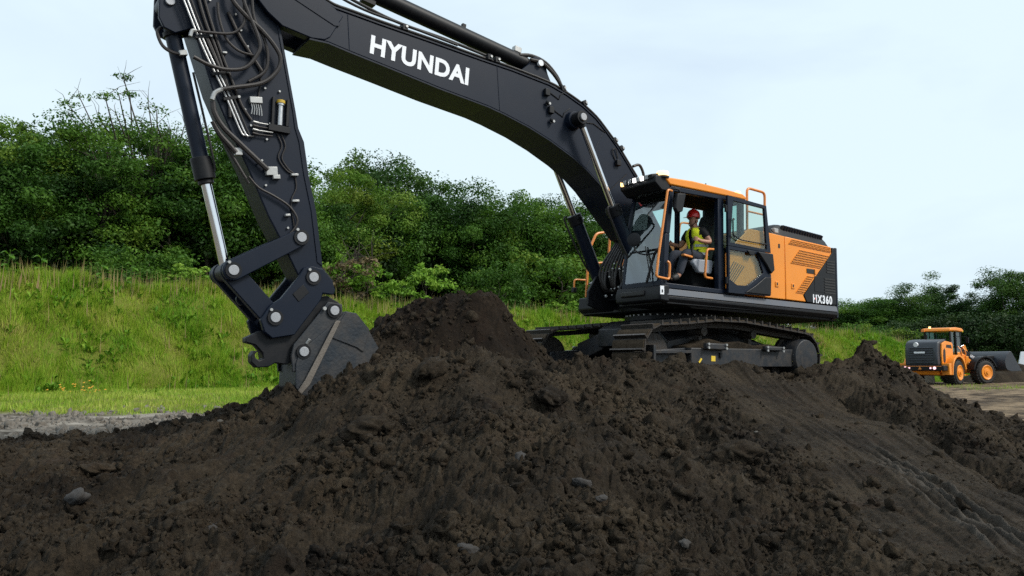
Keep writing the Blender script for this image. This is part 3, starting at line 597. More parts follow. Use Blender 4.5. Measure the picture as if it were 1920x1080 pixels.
row([('broad_a', 880, 358, 58, 1.0, 'green tree right of the dark pines above the soil peak'), ('broad_c', 965, 380, 59, 1.0, 'green tree behind the rounded blue-green shrub'), ('broad_b', 1050, 384, 61, 1.0, 'green tree left of the lowered boom cylinder'), ('broad_a', 1125, 408, 62, 1.0, 'green tree seen between the two boom cylinders'),
     ('broad_c', 1200, 470, 64, 1.0, 'green tree behind the excavator cab windscreen'), ('broad_b', 1290, 515, 66, 1.0, 'green tree hidden behind the operator seat'), ('broad_a', 1380, 545, 68, 1.0, 'low green tree hidden behind the open cab door'), ('broad_c', 1470, 560, 70, 1.0, 'low green tree hidden behind the engine house')],
    'broadleaf_tree', 'mid green tree in the sloping row behind the excavator boom', 'tree', g)
row([('dark_b', 620, 400, 64, 1.3), ('dark_a', 720, 400, 66, 1.3), ('dark_b', 830, 410, 68, 1.3), ('dark_a', 925, 425, 69, 1.3), ('dark_b', 1010, 440, 70, 1.3), ('dark_a', 1090, 450, 71, 1.3)],
    'dark_tree', 'dark dense tree filling gaps behind the sloping tree row', 'tree', g)
g2 = 'far trees behind the wheel loader'
row([('broad_a', 1555, 578, 92, 1.7), ('broad_b', 1592, 572, 92, 1.7), ('broad_c', 1630, 572, 90, 1.7), ('broad_b', 1668, 572, 90, 1.7), ('broad_a', 1700, 575, 93, 1.7)], 'broadleaf_tree', 'low mid green tree in the far line between excavator and loader', 'tree', g2)
row([('dark_b', 1726, 536, 88, 1.1, 'tall dark tree above the loader rear hood'), ('dark_a', 1768, 542, 88, 1.2, 'tall dark tree above the loader cab roof'), ('broad_c', 1815, 574, 92, 1.5, 'lower lighter tree in the dip between the tall dark trees'), ('dark_b', 1860, 548, 84, 1.3, 'tall dark tree above the loader front wheel'), ('dark_a', 1898, 514, 82, 1.2, 'tallest far dark tree above the loader bucket'), ('dark_b', 1955, 512, 80, 1.2), ('dark_a', 2040, 530, 80, 1.3)],
    'dark_tree', 'tall dark tree standing behind the wheel loader', 'tree', g2)
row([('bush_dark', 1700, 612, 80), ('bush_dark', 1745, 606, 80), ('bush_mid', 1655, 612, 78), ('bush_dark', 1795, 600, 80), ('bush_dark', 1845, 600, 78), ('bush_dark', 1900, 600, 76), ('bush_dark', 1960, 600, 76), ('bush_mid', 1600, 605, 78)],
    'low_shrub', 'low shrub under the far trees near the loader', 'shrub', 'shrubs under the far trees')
g3 = 'shrubs along the bank crest'
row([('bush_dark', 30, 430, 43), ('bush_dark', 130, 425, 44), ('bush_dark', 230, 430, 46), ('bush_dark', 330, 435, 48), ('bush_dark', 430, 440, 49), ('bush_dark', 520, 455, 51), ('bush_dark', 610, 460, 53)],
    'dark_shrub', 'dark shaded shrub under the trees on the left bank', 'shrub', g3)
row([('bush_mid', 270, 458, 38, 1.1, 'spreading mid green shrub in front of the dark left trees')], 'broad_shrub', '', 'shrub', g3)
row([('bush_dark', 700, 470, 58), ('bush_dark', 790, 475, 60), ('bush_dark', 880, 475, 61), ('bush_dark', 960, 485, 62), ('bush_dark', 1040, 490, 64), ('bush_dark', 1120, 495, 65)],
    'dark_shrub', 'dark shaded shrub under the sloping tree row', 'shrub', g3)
row([('bush_mid', 930, 490, 51, 0.8, 'rounded blue-green shrub in front of the dark trees beyond the soil peak'), ('bush_mid', 1060, 470, 56, 1.1, 'leafy mid green shrub left of the cab handrail')], 'broad_shrub', '', 'shrub', g3)
row([('bush_bright', 690, 488, 42.5, 1.0, 'bright green sapling on the bank beside the bucket'), ('bush_bright', 795, 486, 44.5, 0.9, 'bright green sapling between bucket and soil peak'),
     ('bush_bright', 735, 520, 43, 1.2, 'low bright green shrub between the two bright saplings'), ('bush_bright', 345, 490, 36, 1.3, 'bright yellow-green shrub on the bank crest left of the bucket cylinder'),
     ('bush_bright', 625, 470, 43, 0.8, 'bright green sapling close behind the arm tip'), ('bush_bright', 1045, 565, 49, 1.5, 'low bright shrub on the crest beside the front deck'), ('bush_bright', 1085, 562, 50, 1.4, 'low bright shrub hidden partly by the front deck')],
    'bright_shrub', '', 'shrub', g3)
row([('bush_brown', 655, 470, 42, 1.0, 'brown withered shrub behind the coupler on the bank')], 'brown_shrub', '', 'shrub', g3)
# tall broad-leaved weeds on the crest
def weed(bearing, d, h, label, seed):
    r = random.Random(seed); x = bearing*d; z = ground_at(x, d); o = thing('tall_weed', label, 'weed', (x, d, z), (0, 0, 0), 'tall weeds on the bank crest')
    st = MB(); st.tube([(0, 0, -0.05), (0.02, 0, h*0.5), (0.06, 0.02, h)], [0.02, 0.014, 0.006], n=5); st.build('stem', M['leaf_bright'], o)
    for i in range(9):
        t = 0.25+0.75*i/9; a = i*2.4; ln = 0.55*(1.2-t*0.6); c_ = Vector((math.cos(a), math.sin(a), 0)); p = Vector((0.05*t, 0, h*t)); s__ = Vector((-c_.y, c_.x, 0))*0.10
        lf = MB(); lf.add([p, p+c_*ln*0.5+s__+Vector((0, 0, .12)), p+c_*ln*0.5-s__+Vector((0, 0, .12)), p+c_*ln+Vector((0, 0, -.02))], [(0, 2, 1), (1, 2, 3)]); lf.build('leaf', M['leaf_bright'], o)
for i, (px, d, h, lb) in enumerate([(242, 32.6, 1.5, 'tall weed with wide drooping leaves on the left bank crest'), (70, 31.2, 1.15, 'thin tall weed left of the wide-leaved one on the crest'), (185, 32.0, 1.1, 'upright narrow weed next to the wide-leaved weed'),
        (398, 36, 1.2, 'tall weed on the crest behind the bucket cylinder rod'), (8, 30.4, 1.2, 'leafy weed at the far left end of the crest'), (985, 47.0, 1.6, 'single spiky weed on the crest right of the soil peak')]): weed((px-960)/FP, d, h, lb, i)
# ------------------------------------------------------------------ clods and stones on the heap
def clod_mesh(name, seed, sub=2, amp=0.28, m=None, fine=0.0):
    bm = bmesh.new(); bmesh.ops.create_icosphere(bm, subdivisions=sub, radius=1.0); r = np.random.default_rng(seed)
    o = r.uniform(-50, 50, 3)
    for v in bm.verts:
        p = v.co; d = 1 + amp*float(fbm(np.array([p.x*1.7+o[0]+p.z*1.1]), np.array([p.y*1.7+o[1]-p.z*0.9]), seed, 3)[0])*1.5
        if fine: d += fine*sum(float(fbm(np.array([a_*4+o[0]]), np.array([b_*4+o[1]]), seed+3+k_, 3)[0]) for k_, (a_, b_) in enumerate(((p.x, p.y), (p.y, p.z), (p.z, p.x))))*1.2
        v.co = Vector((p.x*1.1, p.y*0.9, p.z*0.75))*d
    me = bpy.data.meshes.new(name); bm.to_mesh(me); bm.free(); me.polygons.foreach_set('use_smooth', np.ones(len(me.polygons), bool)); me.materials.append(m or M['soil']); return me
n = 190000
tt = rng.uniform(-0.74, 0.74, n); dl = np.exp(rng.uniform(math.log(3.6), math.log(16.5), n)); cx = np.tan(tt)*dl; cyy = dl
c_, s_ = math.cos(R(TRK)), math.sin(R(TRK)); lx = (cx-3.045)*c_ + (cyy-15.314)*s_; ly = -(cx-3.045)*s_ + (cyy-15.314)*c_
sx = cx-3.65+0.35*np.sin(cyy*0.5); scr = sstep(-1.25, -0.75, sx)*(1-sstep(1.0, 1.5, sx))*sstep(4.6, 5.6, cyy)*(1-sstep(12.6, 13.4, cyy))
dens = np.clip(0.35+1.2*fbm(cx*0.9, cyy*0.9, 55, 3), 0.05, 1)*(1-0.92*scr)
ok = ~((np.abs(lx) < 2.8) & (np.abs(ly) < 2.1)) & (rng.uniform(0, 1, n) < dens)
cx = cx[ok]; cyy = cyy[ok]
cz = heap_z(cx, cyy); ok = cz > lot_z(cx, cyy)+0.03; cx, cyy, cz = cx[ok], cyy[ok], cz[ok]
sz = 0.006 + 0.0075*rng.pareto(2.0, len(cx)); sz = np.clip(sz*(0.62+0.06*cyy), 0.006, 0.045+0.0035*cyy)
pm = bpy.data.meshes.new('soil_clods'); pm.vertices.add(len(cx)); pm.vertices.foreach_set('co', np.stack([cx, cyy, cz-sz*0.15], 1).astype(np.float32).ravel())
a = pm.attributes.new('clod_size', 'FLOAT', 'POINT'); a.data.foreach_set('value', sz.astype(np.float32))
a = pm.attributes.new('clod_turn', 'FLOAT_VECTOR', 'POINT'); a.data.foreach_set('vector', rng.uniform(0, 6.28, (len(cx), 3)).astype(np.float32).ravel())
a = pm.attributes.new('clod_pick', 'INT', 'POINT'); a.data.foreach_set('value', rng.integers(0, 6, len(cx)).astype(np.int32))
ng = bpy.data.node_groups.new('scatter_clods', 'GeometryNodeTree')
ng.interface.new_socket('Geometry', in_out='INPUT', socket_type='NodeSocketGeometry'); ng.interface.new_socket('Geometry', in_out='OUTPUT', socket_type='NodeSocketGeometry')
gin = ng.nodes.new('NodeGroupInput'); gout = ng.nodes.new('NodeGroupOutput'); gn = ng.nodes.new; gl_ = ng.links.new
m2p = gn('GeometryNodeMeshToPoints'); gl_(gin.outputs[0], m2p.inputs['Mesh'])
src = gn('GeometryNodeGeometryToInstance')
for i in range(6):
    co = bpy.data.objects.new('clod_source', clod_mesh('clod_source', 200+i, 2, 0.7, None, 0.05))
    oi = gn('GeometryNodeObjectInfo'); oi.inputs['Object'].default_value = co; gl_(oi.outputs['Geometry'], src.inputs[0])
iop = gn('GeometryNodeInstanceOnPoints'); iop.inputs['Pick Instance'].default_value = True
gl_(m2p.outputs[0], iop.inputs['Points']); gl_(src.outputs[0], iop.inputs['Instance'])
def named(nm, tp):
    q_ = gn('GeometryNodeInputNamedAttribute'); q_.data_type = tp; q_.inputs['Name'].default_value = nm; return q_.outputs['Attribute']
gl_(named('clod_pick', 'INT'), iop.inputs['Instance Index']); gl_(named('clod_turn', 'FLOAT_VECTOR'), iop.inputs['Rotation'])
gl_(named('clod_size', 'FLOAT'), iop.inputs['Scale']); gl_(iop.outputs[0], gout.inputs[0])
co = link('soil_clods', pm, kind='stuff', label='loose crumbs and clods of soil strewn over the heap', category='soil')
md = co.modifiers.new('scatter', 'NODES'); md.node_group = ng

M['stone'] = mat('grey_stone', (0.036, 0.033, 0.031), 0.85, var=0.35, scale=5, bump=0.5, bscale=18, dust=0.5, dustcol=(0.04, 0.03, 0.022))
M['stone_light'] = mat('pale_stone', (0.085, 0.08, 0.07), 0.85, var=0.3, scale=6, bump=0.5, bscale=20, dust=0.4, dustcol=(0.06, 0.045, 0.03))
def lump(name, mkey, px, py, size, label, cat, seed, sq=(1.2, 0.9, 0.8)):
    """stone lying where the sight line of its measured direction meets the heap"""
    b = (540-py)/FP; p_ = R(5.332); dv = Vector(((px-960)/FP, math.cos(p_)-b*math.sin(p_), math.sin(p_)+b*math.cos(p_)))
    t_ = np.linspace(3.5, 20, 1600); xs = dv.x*t_; ys = dv.y*t_; zs = CAM_Z + dv.z*t_
    h_ = heap_z(xs, ys, False); hit = np.argmax(zs < h_)
    o = link(name, clod_mesh(name, seed, 4 if mkey == 'soil' else 3, 0.20 if mkey == 'soil' else 0.22, M[mkey], 0.035 if mkey == 'soil' else 0.015)); s__ = size*ys[hit]/FP/2
    o.scale = (s__*sq[0], s__*sq[1], s__*sq[2]); o.rotation_euler = (random.uniform(-.3, .3), random.uniform(-.3, .3), random.uniform(0, 6.28))
    zf = float(heap_z(np.array([xs[hit]]), np.array([ys[hit]]))[0]); o.location = (xs[hit], ys[hit], zf + s__*0.15)
    o['label'] = label; o['category'] = cat; return o
for i, a in enumerate([('stone', 'stone', 141, 930, 46, 'grey stone lying alone on the soil slope below the gravel strip', 'stone'),
    ('stone', 'stone', 977, 851, 30, 'grey stone embedded in the crumbly middle of the heap', 'stone'), ('stone', 'stone', 1128, 930, 20, 'small stone beside the dark hole in the heap', 'stone'),
    ('soil_clod', 'soil', 683, 795, 66, 'long dark clod lying on the slope below the mid ridge', 'clod'), ('soil_clod', 'soil', 546, 868, 40, 'dark round clod on the slope left of the long clod', 'clod'),
    ('soil_clod', 'soil', 342, 942, 48, 'flat dark clod near the lone grey stone', 'clod'), ('soil_clod', 'soil', 178, 880, 46, 'upright dark clod above the lone grey stone', 'clod'),
    ('stone', 'stone', 1285, 1005, 26, 'dull stone in the lower front of the heap', 'stone'), ('stone', 'stone', 1645, 995, 18, 'small stone near the scraped streaks', 'stone'),
    ('stone', 'stone', 1090, 895, 30, 'rough stone among crumbs above the dark hole', 'stone'), ('stone', 'stone_light', 1418, 805, 9, 'tiny white stone on the smooth scraped slope', 'stone'),
    ('stone', 'stone_light', 412, 788, 16, 'small pale stone where the heap meets the gravel', 'stone'), ('soil_clod', 'soil', 1380, 845, 70, 'broad dark clod on the slope below the track', 'clod'),
    ('soil_clod', 'soil', 1035, 748, 56, 'big rounded dark lump on the upper heap', 'clod'), ('stone', 'stone', 880, 1020, 34, 'angular stone at the foot of the heap', 'stone'),
    ('soil_clod', 'soil', 810, 690, 60, 'reddish brown clod on the mid ridge crest', 'clod'), ('stone', 'stone', 400, 970, 26, 'dark stone right of the flat clod', 'stone')]):
    lump(*a, 300+i)

# broken stones and gravel lying on the lot left of the heap
n = 48000
gx = rng.uniform(-14, 2, n); gy = rng.uniform(12.5, 21.5, n); ok = in_view(gx, gy) & (rng.uniform(0, 1, n) < np.clip(0.4+1.2*fbm(gx*0.5, gy*0.9, 57, 3), 0.03, 1)*(1-0.9*grass_mask(gx, gy)))
gx, gy = gx[ok], gy[ok]; gz = lot_z(gx, gy); sz = np.clip(0.012+0.014*rng.pareto(2.2, len(gx)), 0, 0.09)
M['gravel'] = mat('grey_gravel', (0.15, 0.133, 0.112), 0.9, var=0.75, scale=3.0, coords='Position', bump=0.3, bscale=6)
gm = bpy.data.meshes.new('gravel'); gm.vertices.add(len(gx)); gm.vertices.foreach_set('co', np.stack([gx, gy, gz+sz*0.2], 1).astype(np.float32).ravel())
for nm_, tp_, fld, vals in (('clod_size', 'FLOAT', 'value', sz.astype(np.float32)), ('clod_turn', 'FLOAT_VECTOR', 'vector', rng.uniform(0, 6.28, (len(gx), 3)).astype(np.float32).ravel()), ('clod_pick', 'INT', 'value', rng.integers(0, 6, len(gx)).astype(np.int32))):
    a = gm.attributes.new(nm_, tp_, 'POINT'); a.data.foreach_set(fld, vals)
gm.materials.append(M['gravel'])
ng2 = ng.copy(); sm = ng2.nodes.new('GeometryNodeSetMaterial'); sm.inputs['Material'].default_value = M['gravel']
go2 = [q for q in ng2.nodes if q.bl_idname == 'NodeGroupOutput'][0]; io2 = [q for q in ng2.nodes if q.bl_idname == 'GeometryNodeInstanceOnPoints'][0]
ng2.links.new(io2.outputs[0], sm.inputs['Geometry']); ng2.links.new(sm.outputs[0], go2.inputs[0])
o = link('gravel', gm, kind='stuff', label='loose grey gravel strewn on the lot left of the heap', category='gravel'); o.modifiers.new('scatter', 'NODES').node_group = ng2
# ------------------------------------------------------------------ excavator (x forward, y left, z up, metres)
EX = thing('excavator', 'large dark blue-black and orange crawler excavator digging on the soil heap', 'excavator', (3.045, 15.314, 1.516), (0, -R(1.34), R(TRK)))
def part(name, mb, m, bevel=0.0, parent=None, **k): return mb.build(name, M[m], parent or EX, bevel, **k)
def Y(pts, y): return [(a, y, b) for a, b in pts]
def text_part(name, body, size, m, parent, origin, xdir, updir, bold=0.0, xs=1.0, depth=0.004, space=1.0):
    cu = bpy.data.curves.new(name, 'FONT'); cu.body = body; cu.size = size; cu.offset = bold; cu.extrude = depth; cu.space_character = space; cu.resolution_u = 4
    tmp = bpy.data.objects.new(name, cu); COL.objects.link(tmp); dg = bpy.context.evaluated_depsgraph_get(); dg.update()
    me = bpy.data.meshes.new_from_object(tmp.evaluated_get(dg)); bpy.data.objects.remove(tmp); me.name = name
    me.materials.clear(); me.materials.append(M[m]); o = bpy.data.objects.new(name, me); COL.objects.link(o); o.parent = parent
    x_ = Vector(xdir).normalized(); z_ = x_.cross(Vector(updir)).normalized(); y_ = z_.cross(x_)
    mt = Matrix((x_*xs, y_, z_)).transposed().to_4x4(); mt.translation = Vector(origin); o.matrix_local = mt
    return o

# --- boom
BOOM_UP = [(0.12,2.0),(0.22,2.16),(1.26,3.5),(1.72,3.99),(2.0,4.24),(2.24,4.43),(2.55,4.59),(2.92,4.72),(3.29,4.81),(4.05,4.88),(4.65,4.91),(5.56,4.97),(6.45,5.02),(6.85,5.05),(7.16,5.07),(7.36,5.14)]
BOOM_LO = [(7.50,4.53),(7.23,4.54),(6.91,4.49),(6.25,4.40),(5.42,4.28),(4.52,4.18),(4.2,4.12),(3.7,4.0),(3.24,3.85),(2.76,3.65),(2.41,3.46),(2.14,3.27),(1.25,2.45),(0.62,1.84),(0.36,1.72),(0.16,1.80)]
boom = part('boom', MB().prism(BOOM_UP+BOOM_LO, -0.335, 0.335), 'boom', 0.022)
FORK = [(7.02,4.98),(7.16,5.07),(7.34,5.15),(7.85,5.42),(8.2,5.53),(8.44,5.40),(8.46,5.16),(8.32,4.96),(8.1,4.74),(7.89,4.60),(7.47,4.535),(7.28,4.56),(7.2,4.62)]
for a, b in ((0.20, 0.352), (-0.352, -0.20)): part('fork_plate', MB().prism(FORK, a, b), 'boom', 0.012, boom)
# bottom and top flange plates, slightly proud of the side plates
fl = MB()
for pts, s_ in ((BOOM_UP[2:], 1), (BOOM_LO[:13], -1)):
    for (a, b) in zip(pts[:-1], pts[1:]):
        fl.add([(a[0], -.35, a[1]), (b[0], -.35, b[1]), (b[0], .35, b[1]), (a[0], .35, a[1]), (a[0], -.35, a[1]+s_*.022), (b[0], -.35, b[1]+s_*.022), (b[0], .35, b[1]+s_*.022), (a[0], .35, a[1]+s_*.022)],
               [(0,1,2,3),(7,6,5,4),(0,4,5,1),(2,6,7,3),(1,5,6,2),(3,7,4,0)])
part('flange', fl, 'boom', 0, boom)
# brand lettering on the side plate
text_part('lettering', 'HYUNDAI', 0.375, 'white', boom, (6.60, 0.337, 4.56), (-1.875, 0, -0.12), (0, 0, 1), bold=0.014, xs=0.985, space=1.06)
# weld seams and small decals
for a, b in (((4.35,4.90),(4.28,4.14)), ((6.95,5.05),(6.90,4.50)), ((2.05,4.26),(2.45,3.50))): part('weld_seam', MB().tube([(a[0], .336, a[1]-.02), (b[0], .336, b[1]+.02)], .006, 6), 'boom', 0, boom)
part('warning_label', MB().prism([(2.02,3.20),(1.94,3.25),(1.90,3.20),(1.98,3.15)], .337, .340), 'red', 0, boom)
# rib above the fork end
part('stiffener', MB().prism([(7.95,5.10),(7.15,4.80),(7.08,4.81),(7.06,4.86),(7.12,4.87),(7.9,5.16)], .352, .362), 'boom', 0.004, boom)
# boom cylinder boss, rods, barrels
UP, FT = (2.77, 4.28), (1.30, 1.52)
for s_ in (1, -1):
    y = 0.53*s_
    part('pin_boss', MB().cyl((UP[0], s_*.33, UP[1]), (UP[0], s_*.44, UP[1]), .17, .15, 24), 'boom', 0.01, boom)
    ax = Vector((FT[0]-UP[0], 0, FT[1]-UP[1])).normalized(); u = Vector((UP[0], y, UP[1])); f_ = Vector((FT[0], y, FT[1]))
    g_ = u + ax*1.66
    bc = part('boom_cylinder', MB().cyl(g_, f_, .118, None, 24).cyl(f_-Vector((0,.1,0)), f_+Vector((0,.1,0)), .15, None, 20), 'boom', 0.006)
    part('gland', MB().cyl(g_-ax*.05, g_+ax*.13, .138, None, 24).box(g_.x-.05, g_.x+.05, y-.155, y+.155, g_.z-.06, g_.z+.0), 'black', 0.006, bc)
    part('piston_rod', MB().cyl(u+ax*.12, g_, .056, None, 20), 'chrome', 0, bc)
    part('rod_eye', MB().cyl((UP[0], y-.09, UP[1]), (UP[0], y+.09, UP[1]), .115, None, 24).cyl(u, u+ax*.17, .075, .06, 16), 'black', 0.006, bc)
    part('pin_cap', MB().cyl((UP[0], y+.0892*s_, UP[1]), (UP[0], y+.125*s_, UP[1]), .065, None, 20), 'pin', 0.006, bc)
    part('feed_pipe', MB().tube([g_+Vector((.13,.07*s_,.02)), g_+Vector((.17,.07*s_,-.1)), g_+ax*.9+Vector((.16,.06*s_,0)), f_+Vector((.15,.05*s_,.2))], .018, 8, 4), 'hose', 0, bc)
# front lamps on the boom side
for cx_, cz_ in ((3.35, 4.62), (3.26, 4.33)):
    part('boom_lamp', MB().box(cx_-.05, cx_+.05, .337, .40, cz_-.02, cz_+.10).cyl((cx_, .36, cz_-.12), (cx_-.02, .40, cz_-.16), .03), 'black', 0.008, boom)
    part('bolt', MB().cyl((cx_-.03, .337, cz_-.16), (cx_-.03, .42, cz_-.16), .022), 'fitting', 0, boom)
    part('lamp_cable', MB().tube([(cx_-.08, .345, cz_+.06), (cx_-.28, .345, cz_-.02), (cx_-.30, .345, cz_+.06), (cx_-.42, .345, cz_+.16)], .008, 5), 'rubber', 0, boom)
part('boom_lamp', MB().box(1.68, 1.78, .337, .40, 3.66, 3.76), 'black', 0.008, boom)
part('lamp_cable', MB().tube([(1.78,.345,3.76),(1.86,.36,3.92),(1.78,.36,3.96),(1.72,.35,3.80)], .010, 5, 4), 'rubber', 0, boom)
part('grease_line', MB().tube([(2.62,.345,4.30),(2.3,.345,4.33),(2.02,.345,4.22)], .007, 5), 'rubber', 0, boom)
part('grease_line', MB().tube([(1.9,.345,3.2),(1.5,.345,3.55)], .007, 5), 'rubber', 0, boom)
# hydraulic pipes on the boom top
def off(pts, d):
    o = []
    for i, p in enumerate(pts):
        a = pts[max(i-1, 0)]; b = pts[min(i+1, len(pts)-1)]; t_ = Vector((b[0]-a[0], b[1]-a[1])).normalized()
        o.append((p[0]-t_.y*d, p[1]+t_.x*d))
    return o
TOP = BOOM_UP[2:]
for y, d, r_, hi in ((.30, .075, .022, 0), (.22, .085, .022, 0), (.12, .085, .026, 1), (-.12, .085, .026, 1), (-.24, .08, .022, 0)):
    p_ = off(TOP, d)
    if hi: p_ = p_ + [(7.5,5.42),(7.9,5.62)]
    part('hydraulic_pipe', MB().tube(Y(p_, y), r_, 8, 3), 'rubber', 0, boom)
part('hydraulic_pipe', MB().tube(Y([(4.5,5.04),(5.3,5.12),(6.05,5.16),(6.6,5.25),(7.1,5.38),(7.6,5.62)], .27), .024, 8, 4), 'rubber', 0, boom)
part('hydraulic_pipe', MB().tube(Y([(5.1,5.05),(6.05,5.13),(6.7,5.18),(7.2,5.30),(7.7,5.55)], .33), .02, 8, 4), 'rubber', 0, boom)
for x_, z_, an in ((6.03,5.09,0.05),(4.5,5.0,.05),(4.35,4.99,.05),(2.5,4.66,.5),(1.62,4.0,.85),(1.78,4.12,.85),(2.98,4.82,.25)):
    part('pipe_clamp', MB().obox((x_, .21, z_), (.09, .30, .10), (0, an, 0)), 'black', 0.01, boom)
    part('bolt', MB().cyl((x_-.02, .33, z_+.01), (x_-.02, .375, z_+.01), .02), 'fitting', 0, boom)
part('hose', MB().tube(Y([(3.75,5.30),(3.5,5.35),(3.2,5.30),(2.95,5.12),(2.8,4.92),(2.5,4.74)], .1), .034, 8, 4), 'hose', 0, boom)
part('hose', MB().tube(Y([(3.6,5.22),(3.35,5.22),(3.1,5.08),(2.9,4.88)], .22), .030, 8, 4), 'hose', 0, boom)
part('hose', MB().tube(Y([(1.26,3.75),(1.1,3.80),(1.0,3.66),(.98,3.5),(.9,3.3)], .25), .026, 8, 4), 'hose', 0, boom)
# arm cylinder on the boom top
A0, A1 = Vector((3.40, 0, 5.20)), Vector((6.62, 0, 5.66)); ax = (A1-A0).normalized()
ac = part('arm_cylinder', MB().cyl(A0+ax*.18, A1, .128, None, 28).cyl(A0+ax*.05, A0+ax*.22, .09, .128, 20), 'black', 0.006)
part('rod_eye', MB().cyl(A0+Vector((0,-.1,0)), A0+Vector((0,.1,0)), .12, None, 20), 'black', 0.006, ac)
part('gland', MB().cyl(A1-ax*.10, A1+ax*.14, .152, None, 28).obox(A1-ax*.12-Vector((0,0,.16)), (.22,.12,.08), (0,-.14,0)), 'black', 0.006, ac)
part('piston_rod', MB().cyl(A1, A1+ax*2.0, .058, None, 16), 'chrome', 0, ac)
part('pin_cap', MB().cyl(A0+Vector((0,.20,0)), A0+Vector((0,.255,0)), .055, None, 16), 'white', 0.004, ac)
part('port_block', MB().obox(A0+ax*.36+Vector((0,.03,.16)), (.14,.10,.10), (0,-.14,0)), 'fitting', 0.01, ac)
part('stop_lug', MB().obox(A0+ax*1.42+Vector((0,0,.15)), (.07,.06,.09), (0,-.14,0)), 'black', 0.006, ac)
for s_ in (1,-1): part('cylinder_bracket', MB().prism([(3.05,4.80),(3.9,4.89),(3.62,5.14),(3.5,5.31),(3.36,5.33),(3.26,5.24),(3.2,5.06)], .12*s_, .19*s_), 'boom', 0.012, boom)

# --- arm
ARM = [(7.11,1.24),(7.15,1.49),(7.26,2.11),(7.39,2.6),(7.48,3.06),(7.57,3.24),(7.62,3.47),(7.75,4.01),(7.9,4.64),(7.98,5.0),(8.06,5.5),(8.3,6.1),(8.65,6.4),(9.0,6.2),(9.22,5.5),(9.16,4.72),(9.02,4.3),(8.74,3.55),(8.42,2.92),(8.22,2.56),(8.06,2.24),(7.92,1.96),(7.76,1.70),(7.62,1.46),(7.47,1.20),(7.40,1.06),(7.26,1.00),(7.14,1.06)]
arm = part('arm', MB().prism(ARM, -.255, .255), 'boom', 0.018)
part('edge_plate', MB().prism([(7.13,1.35),(7.26,2.11),(7.39,2.6),(7.48,3.06),(7.57,3.24),(7.62,3.47),(7.75,4.01),(7.9,4.64),(7.94,4.64),(7.79,4.01),(7.66,3.46),(7.62,3.24),(7.55,3.05),(7.46,2.6),(7.33,2.11),(7.21,1.4)], .255, .268), 'boom', 0.004, arm)
# bucket-cylinder bracket
for s_ in (1, -1): part('cylinder_bracket', MB().prism([(9.44,4.70),(9.43,4.36),(9.36,4.24),(9.22,4.20),(9.08,4.28),(8.96,4.36),(8.8,4.9),(9.1,5.3),(9.4,5.1)], .13*s_, .19*s_), 'boom', 0.012, arm)
PB = (9.31, 4.60)
part('pin_cap', MB().cyl((PB[0], .19, PB[1]), (PB[0], .225, PB[1]), .06, None, 20), 'pin', 0.006, arm)
# steel pipes and clamps
for dx in (-.03, .02, .07): part('steel_pipe', MB().tube(Y([(9.2+dx,4.85),(8.94+dx,4.28),(8.76+dx,3.93),(8.57+dx,3.60),(8.40+dx,3.26),(8.27+dx,3.01),(8.21+dx,3.0)], .30), .013, 8, 3), 'steel' if dx > -.02 else 'rubber', 0, arm)
for x_, z_ in ((8.90,4.20),(8.66,3.76),(8.50,3.46)):
    part('pipe_clamp', MB().obox((x_, .29, z_), (.22, .05, .045), (0, .35, 0)), 'black', 0.006, arm)
    part('bolt', MB().cyl((x_-.09, .30, z_+.03), (x_-.09, .335, z_+.03), .018), 'fitting', 0, arm)
def hose(pts, y=.36, r_=.026, nm='hose', m_='hose'): return part(nm, MB().tube(Y(pts, y), r_, 8, 4), m_, 0, arm)
hose([(8.62,4.95),(8.58,4.77),(8.41,4.61),(8.17,4.45),(7.98,4.27),(7.90,4.12),(7.94,3.94),(8.13,3.73),(8.51,3.58),(8.66,3.52)], .37, .030)
hose([(8.46,4.95),(8.42,4.75),(8.2,4.29),(8.23,4.08),(8.37,3.88),(8.6,3.80),(8.83,3.81),(9.02,3.87)], .38, .026)
hose([(8.42,4.75),(8.41,4.50),(8.55,4.32),(8.85,4.25),(9.0,4.23)], .35, .018)
hose([(8.75,4.7),(8.72,4.5),(8.62,4.25),(8.45,4.12),(8.25,4.1)], .31, .018)
hose([(8.85,4.2),(8.7,3.9),(8.55,3.55),(8.5,3.2)], .29, .02)
hose([(8.60,4.62),(8.45,4.35),(8.30,4.15),(8.1,3.9)], .285, .024)
hose([(8.74,3.35),(8.71,3.21),(8.59,3.04),(8.39,2.88),(8.14,2.69),(7.98,2.57)], .33, .036)
hose([(8.72,3.1),(8.62,2.95),(8.48,2.82),(8.40,2.74)], .30, .034)
hose([(8.22,2.45),(8.08,2.32),(7.88,2.24),(7.65,2.12),(7.53,1.94),(7.62,1.75),(7.78,1.62)], .30, .016)
hose([(7.80,3.1),(7.74,2.95),(7.78,2.78),(7.68,2.64),(7.60,2.58),(7.56,2.40),(7.62,2.22),(7.6,2.05),(7.55,1.80)], .272, .010)
hose([(7.86,3.1),(7.79,2.95),(7.83,2.78),(7.72,2.63),(7.6,2.57)], .272, .010)
hose([(8.15,4.0),(8.12,3.75),(8.14,3.6),(8.12,3.45)], .272, .012)
hose([(9.05,4.9),(8.9,4.45),(8.74,4.1),(8.60,3.75),(8.52,3.45),(8.42,3.2)], .285, .022)
hose([(8.98,4.9),(8.82,4.45),(8.66,4.05),(8.5,3.7),(8.36,3.4),(8.22,3.22)], .28, .020)
hose([(8.32,4.9),(8.27,4.6),(8.12,4.35),(8.06,4.1),(8.10,3.9),(8.3,3.72)], .33, .022)
hose([(8.70,3.05),(8.56,2.86),(8.44,2.70),(8.30,2.50),(8.20,2.36)], .27, .02)
part('elbow_fitting', MB().tube(Y([(8.64,3.53),(8.73,3.46),(8.76,3.36)], .37), .030, 8, 3), 'fitting', 0, arm)
